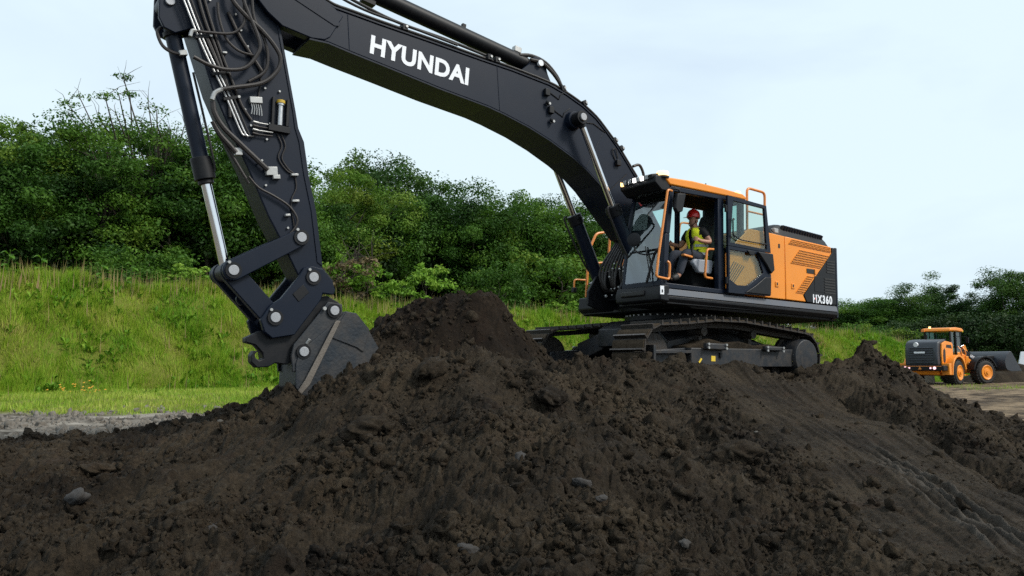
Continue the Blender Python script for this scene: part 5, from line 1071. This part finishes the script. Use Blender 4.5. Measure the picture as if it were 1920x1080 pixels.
part('rear_wall', MB().box(-.34,-.28,YR+.08,YL-.10,1.40,2.30), 'interior')
part('side_wall', MB().prism([(-.30,1.40),(-.30,2.15),(.4,2.05),(.9,1.8),(1.70,1.75),(1.72,1.40)], YR, YR+.045), 'boom', 0.006)
RF = [(1.66,3.225),(1.58,3.26),(1.0,3.285),(.2,3.27),(-.30,3.245),(-.40,3.20),(-.40,3.15),(1.56,3.135)]
rf = part('cab_roof', MB().prism(RF, YR+.06, YL+.02), 'orange', 0.022)
part('visor', MB().prism([(1.52,3.02),(1.74,3.02),(1.90,3.14),(1.88,3.26),(1.66,3.285),(1.56,3.20)], YR+.10, YL+.0), 'black', 0.02, rf)
part('light_bar', MB().prism([(1.66,3.26),(1.90,3.20),(1.92,3.28),(1.74,3.32)], YR+.14, YL-.06), 'black', 0.012, rf)
for k, y_ in enumerate((.74,.86,.98,1.06,1.16,1.27)): part('work_lamp', MB().obox((1.905, y_, 3.245), (.04, .075, .075), (0, .15, 0)), 'lamp' if k in (2, 4) else 'lamp_off', 0.008, rf)
part('beacon', MB().lathe((1.66, YL-.06, 3.27), (0,0,1), [(.09,0),(.10,.01),(.105,.06),(.09,.085),(.03,.095)], 24), 'beacon', 0, rf)
part('beacon_base', MB().cyl((1.66, YL-.06, 3.24), (1.66, YL-.06, 3.275), .11, None, 24), 'black', 0, rf)
part('marker_lamp', MB().obox((1.88, YR+.16, 3.24), (.07,.08,.09), (0,0,0)), 'beacon', 0.02, rf)
part('rear_beacon', MB().lathe((-.30, YL-.10, 3.22), (0,0,1), [(.05,0),(.06,.01),(.055,.08),(.02,.10)], 16), 'beacon', 0, rf)
part('antenna_stub', MB().cyl((.55,YL-.1,3.28),(.55,YL-.1,3.33), .012), 'black', 0, rf)
# panes
part('windshield', MB().add([(1.715,YL-.09,1.50),(1.745,YR+.07,1.50),(1.66,YR+.08,2.3),(1.545,YR+.13,3.0),(1.505,YL-.09,3.0),(1.625,YL-.09,2.3)], [(0,1,2,5),(5,2,3,4)]), 'screen_glass')
part('right_pane', MB().add([(1.66,YR+.05,1.78),(.5,YR+.05,2.02),(.5,YR+.09,3.04),(1.52,YR+.11,3.04)], [(0,1,2,3)]), 'glass')
part('right_pane', MB().add([(.40,YR+.05,2.06),(-.25,YR+.05,2.15),(-.26,YR+.09,3.06),(.40,YR+.09,3.05)], [(0,1,2,3)]), 'glass')
part('rear_pane', MB().add([(-.31,YR+.14,2.30),(-.31,YL-.12,2.30),(-.325,YL-.12,3.08),(-.325,YR+.16,3.08)], [(0,1,2,3)]), 'glass')
part('quarter_pane', MB().add([(-.24,YL-.05,1.50),(.19,YL-.05,1.50),(.19,YL-.05,3.05),(-.25,YL-.05,3.06)], [(0,1,2,3)]), 'glass')
part('split_bar', MB().box(1.655,1.685,YR+.08,YL-.09,2.03,2.06), 'interior', 0.004)
part('wiper', MB().tube([(1.75,1.2,1.52),(1.74,1.15,1.75),(1.69,1.02,2.12)], .012, 6).tube([(1.72,1.22,1.62),(1.68,1.05,2.05)], .010, 6), 'rubber')
part('front_strut', MB().tube([(1.84,1.20,1.46),(1.82,1.36,1.92),(1.80,1.44,2.02)], .022, 8, 2), 'black')
# open door, folded back against the house
DX0, DX1, DY = .205, -.975, 1.53
dr = MB()
def frame(mb, outer, inner, y0, y1):
    n_ = len(outer); o = len(mb.v)
    for y_ in (y0, y1):
        mb.v += [(a, y_, b) for a, b in outer] + [(a, y_, b) for a, b in inner]
    for i in range(n_):
        j = (i+1) % n_
        for base in (0, 2*n_): mb.f.append((o+base+i, o+base+j, o+base+n_+j, o+base+n_+i))
        mb.f.append((o+i, o+j, o+2*n_+j, o+2*n_+i)); mb.f.append((o+n_+i, o+n_+j, o+3*n_+j, o+3*n_+i))
    return mb
GU = [(.06,3.06),(-.80,3.03),(-.86,2.27),(.14,2.30)]
GL_ = [(.16,2.17),(-.60,2.16),(-.75,1.83),(-.30,1.56),(-.02,1.55),(.17,1.64)]
frame(dr, [(DX0,3.14),(-.86,3.09),(DX1,2.22),(DX0,2.235)], GU, DY-.025, DY+.025)
frame(dr, [(DX0,2.232),(-.80,2.218),(DX1,1.80),(-.95,1.42),(-.02,1.40),(DX0,1.40)], GL_, DY-.025, DY+.025)
door = part('cab_door', dr, 'boom', 0.01)
part('pane', MB().prism(GU, DY-.003, DY+.003), 'door_glass', 0, door)
part('pane', MB().prism(GL_, DY-.003, DY+.003), 'door_glass', 0, door)
part('armrest_panel', MB().prism([(-.55,2.20),(-.98,2.20),(-1.02,1.90),(-.92,1.82),(-.80,1.96)], DY+.02, DY+.075), 'black', 0.02, door)
part('lower_panel', MB().prism([(-.22,1.43),(-.50,1.58),(-.78,1.76),(-.95,1.76),(-.93,1.43)], DY+.02, DY+.05), 'black', 0.015, door)
part('latch', MB().prism([(-.30,2.20),(-.50,2.20),(-.47,2.12),(-.34,2.12)], DY+.02, DY+.05), 'black', 0.01, door)
part('door_handle', MB().tube(bend([(.05,DY+.03,2.72),(.14,DY+.08,2.72),(.14,DY+.08,2.42),(.05,DY+.03,2.40)], .05), .014, 8), 'black', 0, door)
part('pull_bar', MB().tube([(.06,DY+.04,2.43),(-.12,DY+.06,2.36),(-.8,DY+.05,2.36),(-.84,DY+.03,2.36)], .011, 8, 2), 'black', 0, door)
for z_ in (1.62, 2.9): part('hinge', MB().cyl((DX0+.01,DY-.01,z_-.06),(DX0+.01,DY-.01,z_+.06), .028), 'black', 0, door)
# grab rails and mirrors
rail(bend([(1.55,YL+.05,3.02),(1.66,YL+.06,3.03),(1.88,YL+.06,1.86),(1.93,YL+.06,1.54),(1.62,YL+.05,1.52),(1.60,YL+.05,1.80),(1.64,YL+.03,1.82)], .05), .021, 'grab_rail', 0)
rail(bend([(.42,YL-.05,2.16),(.62,YL-.02,2.14),(.68,YL-.02,1.64),(.46,YL-.05,1.64)], .06), .021, 'grab_rail', 0)
part('mirror', MB().prism([(1.30,3.00),(1.50,2.98),(1.56,2.72),(1.50,2.64),(1.38,2.68)], YL+.06, YL+.14), 'black', 0.02)
part('mirror_arm', MB().tube([(1.55,YL+.05,3.06),(1.45,YL+.11,3.05),(1.42,YL+.11,2.98)], .016, 8, 2), 'black')
part('round_mirror', MB().lathe((1.99,1.06,2.20), (.75,.4,.0), [(.02,-.05),(.09,-.035),(.118,0),(.118,.012),(.10,.02),(.02,.022)], 24), 'black')
part('mirror_arm', MB().tube([(1.97,1.06,2.20),(1.98,1.07,2.02),(1.93,1.25,1.93),(1.86,YL+.05,1.95)], .014, 8, 3), 'black')
# seat, console, levers, monitor
part('seat', MB().prism([(.78,1.86),(.80,1.97),(.30,1.95),(.12,2.02),(.08,1.90),(.20,1.82)], .72, 1.18), 'seat', 0.04)
part('seat_backrest', MB().prism([(.24,1.95),(.16,2.02),(-.10,2.75),(-.08,2.88),(.02,2.90),(.08,2.78),(.30,2.05)], .74, 1.16), 'seat', 0.05)
part('headrest', MB().prism([(-.10,2.86),(.02,2.86),(0.0,3.04),(-.12,3.04)], .82, 1.08), 'seat', 0.03)
part('seat_base', MB().box(.16,.66,.76,1.14,1.40,1.84), 'interior', 0.03)
for ya in (1.22, .58): part('side_console', MB().prism([(.78,1.97),(.84,1.90),(.68,1.73),(.36,1.73),(.30,1.95),(.36,1.985)], ya, ya+.09), 'seat_grey', 0.025)
part('console_trim', MB().prism([(1.02,2.00),(1.02,2.04),(.80,2.02),(.80,1.98)], 1.20, 1.28), 'rail', 0.012)
for ya in (1.24, .62): part('control_lever', MB().tube([(.74,ya,1.98),(.78,ya,2.12),(.76,ya,2.22)], .018, 8, 2).ball((.755,ya,2.30), .036, 10, 8, (1,.8,1.5)), 'rubber')
part('monitor', MB().obox((1.46,.72,2.36), (.06,.28,.22), (0,0,.5)).tube([(1.46,.70,2.26),(1.50,.62,1.9)], .02, 8), 'interior', 0.01)
for ya in (.80, 1.0): part('travel_pedal', MB().obox((1.42,ya,1.50), (.26,.12,.02), (0,.4,0)).tube([(1.40,ya,1.50),(1.30,ya,1.9),(1.24,ya,2.12)], .014, 6), 'interior')
part('sun_visor', MB().prism([(1.50,2.99),(1.28,2.82),(1.26,2.84),(1.46,3.02)], YR+.16, YL-.14), 'interior', 0.006)
# ------------------------------------------------------------------ people
def skinned(name, V, E, m, parent, sub=2):
    """V {key: (co, rx, ry)}; first key is the root"""
    keys = list(V); ix = {k: i for i, k in enumerate(keys)}
    me = bpy.data.meshes.new(name); me.from_pydata([V[k][0] for k in keys], [(ix[a], ix[b]) for a, b in E], [])
    o = bpy.data.objects.new(name, me); COL.objects.link(o); o.parent = parent; me.materials.append(m)
    md = o.modifiers.new('skin', 'SKIN'); md.use_smooth_shade = True
    sv = me.skin_vertices
    if not sv:
        bm = bmesh.new(); bm.from_mesh(me); bm.verts.layers.skin.verify(); bm.to_mesh(me); bm.free(); sv = me.skin_vertices
    for k in keys:
        d = sv[0].data[ix[k]]; d.radius = (V[k][1], V[k][2] if len(V[k]) > 2 else V[k][1]); d.use_root = (ix[k] == 0)
    md2 = o.modifiers.new('sub', 'SUBSURF'); md2.levels = sub; md2.render_levels = sub
    return o
def make_person(label, mtx, helmet='red', group=None):
    root = thing('person', label, 'person', group=group); root.matrix_world = mtx
    B = {'pelvis': ((.36,.95,2.07), .13, .15), 'spine': ((.35,.95,2.25), .12, .15), 'chest': ((.38,.95,2.45), .12, .17), 'neck': ((.42,.95,2.61), .055), 'skull': ((.46,.95,2.70), .07, .07), 'crown': ((.465,.95,2.80), .088, .08), 'top': ((.46,.95,2.86), .06),
         'nose': ((.555,.95,2.745), .016), 'chin': ((.52,.95,2.665), .045, .04),
         'lsh': ((.40,1.14,2.53), .065), 'lel': ((.37,1.27,2.31), .048), 'lwr': ((.60,1.25,2.32), .033), 'lpa': ((.67,1.245,2.34), .034),
         'rsh': ((.40,.76,2.53), .065), 'rel': ((.46,.64,2.30), .048), 'rwr': ((.66,.64,2.32), .033), 'rpa': ((.71,.63,2.34), .034),
         'lhip': ((.38,1.06,2.05), .10), 'lkn': ((.82,1.10,2.12), .075), 'lan': ((.98,1.08,1.68), .05), 'lto': ((1.16,1.08,1.61), .04),
         'rhip': ((.38,.84,2.05), .10), 'rkn': ((.84,.82,2.12), .075), 'ran': ((1.0,.84,1.68), .05), 'rto': ((1.18,.84,1.61), .04)}
    E = [('pelvis','spine'),('spine','chest'),('chest','neck'),('neck','skull'),('skull','crown'),('crown','top'),('skull','chin'),('crown','nose'),('chest','lsh'),('lsh','lel'),('lel','lwr'),('lwr','lpa'),('chest','rsh'),('rsh','rel'),('rel','rwr'),('rwr','rpa'),
         ('pelvis','lhip'),('lhip','lkn'),('lkn','lan'),('lan','lto'),('pelvis','rhip'),('rhip','rkn'),('rkn','ran'),('ran','rto')]
    for h, sy in (('l', 1), ('r', -1)):
        p = Vector(B[h+'pa'][0])
        for k, (dz, ln) in enumerate(((.028,.075),(.008,.085),(-.012,.08),(-.03,.062))):
            a = p+Vector((.035, .022*sy, dz)); b = a+Vector((ln*.5, -.005*sy, .004)); c = b+Vector((ln*.12, -.035*sy, -.004)); 
            for n_, q in (('a', a), ('b', b), ('c', c)): B[h+'f%d%s' % (k, n_)] = (tuple(q), .0095)
            E += [(h+'pa', h+'f%da' % k), (h+'f%da' % k, h+'f%db' % k), (h+'f%db' % k, h+'f%dc' % k)]
        a = p+Vector((.015, -.03*sy, .03)); b = a+Vector((.04, -.012*sy, .012)); B[h+'ta'] = (tuple(a), .011); B[h+'tb'] = (tuple(b), .010); E += [(h+'pa', h+'ta'), (h+'ta', h+'tb')]
    skinned('body', B, E, M['skin'], root)
    G = lambda k, d=.015: (B[k][0], B[k][1]+d, (B[k][2] if len(B[k]) > 2 else B[k][1])+d)
    le = tuple(Vector(B['lsh'][0]).lerp(Vector(B['lel'][0]), .62)); re_ = tuple(Vector(B['rsh'][0]).lerp(Vector(B['rel'][0]), .62))
    skinned('shirt', {'chest': G('chest'), 'spine': G('spine'), 'pelvis': G('pelvis'), 'col': ((.41,.95,2.575), .075), 'lsh': G('lsh', .02), 'le': (le, .072), 'rsh': G('rsh', .02), 're': (re_, .072)},
            [('chest','spine'),('spine','pelvis'),('chest','col'),('chest','lsh'),('lsh','le'),('chest','rsh'),('rsh','re')], M['cloth_black'], root)
    skinned('trousers', {'pelvis': G('pelvis', .008), 'lhip': G('lhip'), 'lkn': G('lkn'), 'lan': G('lan', .02), 'rhip': G('rhip'), 'rkn': G('rkn'), 'ran': G('ran', .02)},
            [('pelvis','lhip'),('lhip','lkn'),('lkn','lan'),('pelvis','rhip'),('rhip','rkn'),('rkn','ran')], M['jeans'], root)
    for h in 'lr': skinned('boot', {'an': G(h+'an', .026), 'to': G(h+'to', .018)}, [('an','to')], M['rubber'], root)
    # open-fronted vest as two panels wrapped round the torso
    vs_ = MB()
    rows = [(2.00,.36,.185,.205),(2.15,.35,.165,.20),(2.30,.355,.155,.20),(2.45,.385,.165,.212),(2.54,.40,.15,.185),(2.60,.405,.11,.12)]
    rr = []
    for z_, cx_, rx, ry in rows: rr.append([(cx_+rx*math.cos(a), .95+ry*math.sin(a), z_) for a in np.linspace(R(12), R(348), 26)])
    vs_.loft(rr, closed=False, caps=False); vest = vs_.build('vest', M['hivis'], root); so = vest.modifiers.new('thick', 'SOLIDIFY'); so.thickness = .012
    for z_, cx_, rx, ry in ((2.12,.352,.181,.213),(2.27,.352,.170,.211)):
        bb = MB(); bb.loft([[(cx_+rx*math.cos(a), .95+ry*math.sin(a), z_+dz) for a in np.linspace(R(24), R(336), 26)] for dz in (-.022, .022)], closed=False, caps=False); bb.build('reflective_band', M['reflective'], vest)
    hm = MB(); hc = Vector((.455,.95,2.79))
    hm.lathe(hc, (-.10,0,1), [(.118,-.005),(.122,.02),(.118,.07),(.098,.115),(.06,.145),(.01,.155)], 24)
    hm.prism([(.56,2.79),(.64,2.775),(.64,2.783),(.56,2.805)], .875, 1.025); hm.prism([(.36,2.89),(.46,2.945),(.55,2.90),(.55,2.915),(.46,2.962),(.36,2.905)], .93, .97)
    he = hm.build('helmet', M[helmet], root, 0.004)
    MB().tube([(.44,1.035,2.78),(.50,1.02,2.68),(.53,.95,2.63),(.50,.88,2.68),(.44,.865,2.78)], .006, 6, 3).build('chin_strap', M['cloth_black'], he)
    for y_ in (1.038, .862): MB().ball((.45, y_, 2.725), .026, 8, 6, (1,.4,1.4)).build('ear', M['skin'], root)
    for y_ in (.98, .92): MB().ball((.548, y_, 2.762), .011, 8, 6).build('eye', M['cloth_black'], root)
    return root
bpy.context.view_layer.update()
EXM = Matrix.LocRotScale(EX.location, EX.rotation_euler, None)
make_person('operator in red helmet and yellow hi-vis vest seated in the excavator cab', EXM @ Matrix.Translation((0.04, 0.06, -0.02)))

# ------------------------------------------------------------------ wheel loader
LD = thing('wheel_loader', 'orange and black wheel loader parked beyond the heap seen from behind', 'loader', (26.45, 49.0, LOT-.02), (0, 0, R(40)))
FT_ = R(-20)
def lp(name, mb, m, bevel=0.0, parent=None, front=False, **k):
    o = mb.build(name, M[m], parent or LD, bevel, **k)
    if front: o.rotation_euler = (0, 0, FT_)
    return o
rh = lp('rear_hood', MB().prism([(-3.38,1.15),(-3.42,1.6),(-3.37,2.2),(-3.24,2.50),(-2.9,2.64),(-2.2,2.70),(-2.2,1.15)], -.92, .92), 'slate', 0.08, seg=3)
for k, z_ in enumerate((1.28,1.42,1.56,1.70,1.84,1.98,2.12)): lp('grille_slat', MB().prism([(-3.40,z_),(-3.45,z_+.03),(-3.45,z_+.06),(-3.39,z_+.08)], -.66, .66), 'slate', 0.01, rh)
for s_ in (1,-1): lp('grille_post', MB().prism([(-3.36,1.2),(-3.44,1.6),(-3.40,2.1),(-3.2,2.35),(-3.2,1.2)], min(.68*s_,.82*s_), max(.68*s_,.82*s_)), 'slate', 0.02, rh)
lp('emblem', MB().cyl((-3.30,.28,2.38),(-3.40,.28,2.36), .13, None, 20), 'white', 0, rh)
lp('rear_plate', MB().box(-3.475,-3.46,-.25,.36,1.86,1.96), 'white', 0, rh)
for s_ in (1,-1):
    a, b = sorted((.93*s_, 1.02*s_)); lp('side_panel', MB().prism([(-3.0,1.2),(-3.05,1.9),(-2.95,2.42),(-2.4,2.58),(-1.55,2.50),(-1.45,2.2),(-1.5,1.75),(-2.3,1.2)], a, b), 'orange', 0.02)
    a, b = sorted((1.021*s_, 1.03*s_)); lp('side_vent', MB().prism([(-2.86,1.35),(-2.9,1.7),(-2.82,2.05),(-2.66,2.15),(-2.55,2.0),(-2.55,1.5),(-2.66,1.28)], a, b), 'rubber')
    lp('model_plate', MB().prism([(-2.45,2.20),(-2.38,2.36),(-1.75,2.36),(-1.62,2.15)], a, b), 'rubber')
    a, b = sorted((.95*s_, 1.42*s_))
    arc = [(-1.65+1.02*math.cos(R(t_)), .76+1.02*math.sin(R(t_))) for t_ in range(10, 181, 17)]; arc2 = [(-1.65+.90*math.cos(R(t_)), .76+.90*math.sin(R(t_))) for t_ in range(180, 9, -17)]
    lp('rear_fender', MB().prism(arc+[(-2.70,.62),(-2.56,.62)]+arc2, a, b), 'orange', 0.015)
    a, b = sorted((.98*s_, 1.40*s_)); lp('step_panel', MB().box(-3.05,-2.72,a,b,.62,1.28), 'orange', 0.02)
lp('bumper', MB().box(-3.62,-3.05,-1.32,1.32,.86,1.16), 'black', 0.03)
lp('bumper_stripe', MB().box(-3.625,-3.618,-1.2,1.2,1.10,1.13), 'rail')
for s_ in (1,-1):
    lp('tail_light', MB().cyl((-3.60,.82*s_,1.01),(-3.65,.82*s_,1.01), .085, None, 16), 'taillight'); lp('tail_light', MB().cyl((-3.60,.60*s_,1.01),(-3.65,.60*s_,1.01), .05, None, 16), 'taillight')
lp('warning_triangle', MB().prism([(-.10,.93),(.10,.93),(0,1.10)], -3.64, -3.62, 'x'), 'rail')
lp('belly_plate', MB().prism([(-3.3,.86),(-3.2,.62),(-2.2,.55),(-2.2,.86)], -.85, .85), 'orange', 0.03)
lp('rear_frame', MB().box(-2.9,.1,-.45,.45,.62,1.3), 'black', 0.02)
lp('engine_cover', MB().box(-2.3,-1.0,-.85,.85,1.3,2.46), 'orange', 0.05)
lp('exhaust', MB().cyl((-1.75,.35,2.4),(-1.75,.35,3.0), .07), 'black')
lp('air_cleaner', MB().cyl((-1.5,-.55,2.4),(-1.5,-.55,2.75), .12), 'black')
# loader cab
cf = MB()
for x_, y_ in ((-1.0,.72),(-1.0,-.72),(.45,.70),(.45,-.70),(-.35,-.76),(-.35,.76)): cf.box(x_-.045, x_+.045, y_-.045, y_+.045, 1.55, 3.18)
lp('cab_frame', cf.box(-1.05,.5,-.78,.78,1.30,1.60), 'black', 0.01)
lp('cab_pane', MB().add([(-.96,-.74,1.62),(.42,-.74,1.62),(.42,-.72,3.15),(-.96,-.74,3.15)], [(0,1,2,3)]), 'glass'); lp('cab_pane', MB().add([(-1.02,-.68,1.62),(-1.02,.68,1.62),(-1.02,.68,3.15),(-1.02,-.68,3.15)], [(0,1,2,3)]), 'glass')
lp('cab_pane', MB().add([(-.96,.74,1.62),(.42,.74,1.62),(.42,.72,3.15),(-.96,.74,3.15)], [(0,1,2,3)]), 'glass'); lp('cab_pane', MB().add([(.50,-.68,1.62),(.50,.68,1.62),(.48,.66,3.15),(.48,-.66,3.15)], [(0,1,2,3)]), 'glass')
lp('cab_roof', MB().prism([(-1.25,3.20),(-1.15,3.38),(-.3,3.44),(.55,3.40),(.78,3.28),(.7,3.18),(-.3,3.22)], -.82, .82), 'orange', 0.05)
lp('beacon', MB().cyl((-.95,.45,3.36),(-.95,.45,3.50), .06), 'beacon'); lp('roof_lamp', MB().box(.72,.82,-.78,-.6,3.18,3.28), 'hivis', 0.01); lp('rear_lamp', MB().box(-1.30,-1.22,.62,.82,3.18,3.34), 'rail', 0.01)
lp('mirror', MB().box(.55,.62,-1.15,-.98,2.5,2.85).tube([(.48,-.72,2.9),(.58,-1.05,2.9)], .015, 6), 'black', 0.01); lp('mirror', MB().box(.55,.62,.98,1.15,2.5,2.85).tube([(.48,.72,2.9),(.58,1.05,2.9)], .015, 6), 'black', 0.01)
lp('antenna', MB().tube([(-1.2,.7,2.55),(-1.2,.7,3.2)], .02, 6), 'black')
lp('seat_back', MB().box(-.55,-.40,-.25,.25,1.7,2.55), 'seat', 0.03)
for pts in ([(.30,-1.0,.8),(.30,-1.05,1.9),(.30,-.85,2.3)], [(-.3,-1.0,.8),(-.3,-1.05,1.9),(-.3,-.85,2.3)]): lp('handrail', MB().tube([Vector(p) for p in pts], .03, 8, 3), 'orange')
lp('access_ladder', MB().box(-.4,.35,-1.12,-.80,.55,.62).box(-.4,.35,-1.08,-.80,.95,1.0).box(-.4,.35,-1.02,-.78,1.3,1.55), 'orange', 0.01)
# front frame, swung to the right
lp('front_frame', MB().prism([(.15,.65),(.15,1.2),(.6,1.9),(1.0,2.05),(1.3,1.6),(2.1,1.2),(2.2,.7)], -.5, .5), 'orange', 0.03, front=True)
for s_ in (1,-1):
    a, b = sorted((.36*s_, .50*s_)); lp('lift_arm', MB().prism([(.75,2.12),(.95,2.14),(1.6,1.85),(2.5,1.45),(3.0,1.08),(2.9,.92),(2.4,1.18),(1.5,1.5),(.8,1.88)], a, b), 'black' , 0.02, front=True)
    a, b = sorted((.9*s_, 1.36*s_))
    arc = [(1.65+.98*math.cos(R(t_)), .74+.98*math.sin(R(t_))) for t_ in range(20, 171, 15)]; arc2 = [(1.65+.90*math.cos(R(t_)), .74+.90*math.sin(R(t_))) for t_ in range(170, 19, -15)]
    lp('front_fender', MB().prism(arc+arc2, a, b), 'black', 0.01, front=True)
    lp('lift_cylinder', MB().cyl((.5,.62*s_,1.1),(1.9,.62*s_,1.5), .07), 'orange', front=True)
for k in range(3): lp('front_housing', MB().box(.15+k*.32,.42+k*.32,-.72,-.5,1.2,1.95-.12*k), 'orange', 0.03, front=True)
lp('tilt_lever', MB().prism([(1.35,2.35),(1.55,2.40),(1.85,1.75),(2.3,1.30),(2.2,1.2),(1.6,1.65)], -.1, .1), 'orange', 0.02, front=True)
lp('tilt_cylinder', MB().cyl((.55,0,2.0),(1.15,0,2.25), .09), 'black', front=True); lp('piston_rod', MB().cyl((1.1,0,2.22),(1.48,0,2.36), .05), 'chrome', front=True)
BP = [(2.85,1.05),(2.80,1.35),(2.92,1.72),(3.2,1.98),(3.34,2.02),(3.16,1.78),(3.05,1.4),(3.12,1.08),(3.4,.92),(4.15,.86),(4.15,.82),(3.3,.80),(2.98,.88)]
BP = [(a+.45, b) for a, b in BP]
bl = lp('bucket', MB().prism(BP, -1.32, 1.32), 'slate', 0.01, front=True)
for s_ in (1,-1):
    a, b = sorted((1.32*s_, 1.36*s_)); lp('bucket_side', MB().prism([(q+.45, w_) for q, w_ in [(2.98,.88),(2.85,1.05),(2.80,1.35),(2.92,1.72),(3.2,1.98),(3.36,2.02),(3.75,1.45),(4.15,.86),(4.15,.82),(3.3,.80)]], a, b), 'slate', 0.01, bl)
lp('coupler', MB().box(2.72,3.32,-.6,.6,.95,1.75), 'black', 0.03, front=True)
lo = text_part('lettering', 'HYUNDAI', 0.24, 'white', LD, (0,0,0), (1,0,0), (0,0,1), bold=0.008, depth=0.003)
x_ = Vector((1.5,0,-.72)).normalized(); y_ = Vector((.72,0,1.5)).normalized(); z_ = x_.cross(y_)
mt = Matrix((x_, y_, z_)).transposed().to_4x4(); mt.translation = Vector((1.42,-.506,1.68)); lo.matrix_local = Matrix.Rotation(FT_, 4, 'Z') @ mt
tme = MB(); tme.lathe((0,-.28,0), (0,1,0), [(.40,0),(.60,-.02),(.70,.04),(.745,.14),(.745,.42),(.70,.52),(.60,.58),(.40,.56)], 36)
for k in range(26):
    a = 2*math.pi*k/26
    for sg in (-1, 1):
        c = Vector((.75*math.cos(a+sg*.06), .13*sg, .75*math.sin(a+sg*.06))); tme.obox(c, (.05,.25,.09), (0, -a, 0))
tyre0 = None
for (x_, y_, fr_) in ((-1.65,-1.12,0),(-1.65,1.12,0),(1.65,-1.12,1),(1.65,1.12,1)):
    if tyre0 is None: t0 = tme.build('wheel', M['tyre'], LD); tyre0 = t0; o = t0
    else: o = link('wheel', tyre0.data, LD)
    p = Vector((x_, y_, .74))
    if fr_: p = Matrix.Rotation(FT_, 3, 'Z') @ p
    o.location = p; o.rotation_euler = (0, random.uniform(0, 1), FT_ if fr_ else 0)
    sg = -1 if y_ < 0 else 1
    rim = MB().lathe((0, sg*.285, 0), (0, sg, 0), [(.44,-.03),(.445,.03),(.41,.045),(.36,.012),(.24,.006),(.21,.05),(.06,.06)], 28)
    rim.build('rim', M['orange'], o)
    MB().cyl((0, sg*.32, 0), (0, sg*.39, 0), .12, .10, 16).build('hub', M['orange'], o)
bpy.context.view_layer.update()
LDM = Matrix.LocRotScale(LD.location, LD.rotation_euler, None)
make_person('driver in bright hi-vis vest sitting in the wheel loader cab', LDM @ Matrix.Translation((-.45, -.95, -.28)), 'seat_grey')

# ------------------------------------------------------------------ far odds and ends beside the loader
dp = MB(); r2 = np.random.default_rng(5)
px_, py_ = np.meshgrid(np.linspace(-1, 1, 60), np.linspace(-1, 1, 40)); hh = np.maximum(0, 1-px_**2-py_**2)**0.8*(1+.35*fbm(px_*3, py_*3, 9, 3))*1.15 - .06
ii = np.arange(px_.size).reshape(px_.shape); pf = np.stack([ii[:-1,:-1], ii[:-1,1:], ii[1:,1:], ii[1:,:-1]], -1).reshape(-1, 4)
o = link('dirt_pile', fast_mesh('dirt_pile', np.stack([px_*3.6, py_*2.0, hh], -1).reshape(-1, 3), pf, M['soil'], smooth=True), kind='structure', label='low brown dirt pile under the raised loader bucket'); o.location = (33.2, 53.5, LOT); o.rotation_euler = (0,0,.2)
o = MB().prism([(-.75,0),(.75,0),(.72,.55),(-.72,.55)], -.4, .4).build('concrete_block', mat('weathered_concrete', (0.26, 0.24, 0.20), 0.9, var=.25, scale=3, bump=.4, bscale=12), None, 0.03); o.location = (26.3, 51.8, LOT); o.rotation_euler = (0,0,-.25)
o['label'] = 'weathered concrete block on the ground behind the loader rear wheel'; o['category'] = 'block'
wp = thing('white_ramp', 'white sloping panel on a slab beyond the loader bucket', 'ramp', (35.2, 54.5, LOT), (0, 0, -.1))
MB().prism([(-.9,.75),(.2,.75),(1.4,2.0),(1.2,2.05),(-.6,2.05)], -.06, .06).build('panel', M['white'], wp, 0.01); MB().box(-1.8,1.6,-.8,.8,0.5,.72).build('slab', M['white'], wp, 0.02); MB().box(-1.2,-.9,-.6,.6,0,.5).build('support', M['black'], wp); MB().box(.9,1.2,-.6,.6,0,.5).build('support', M['black'], wp)
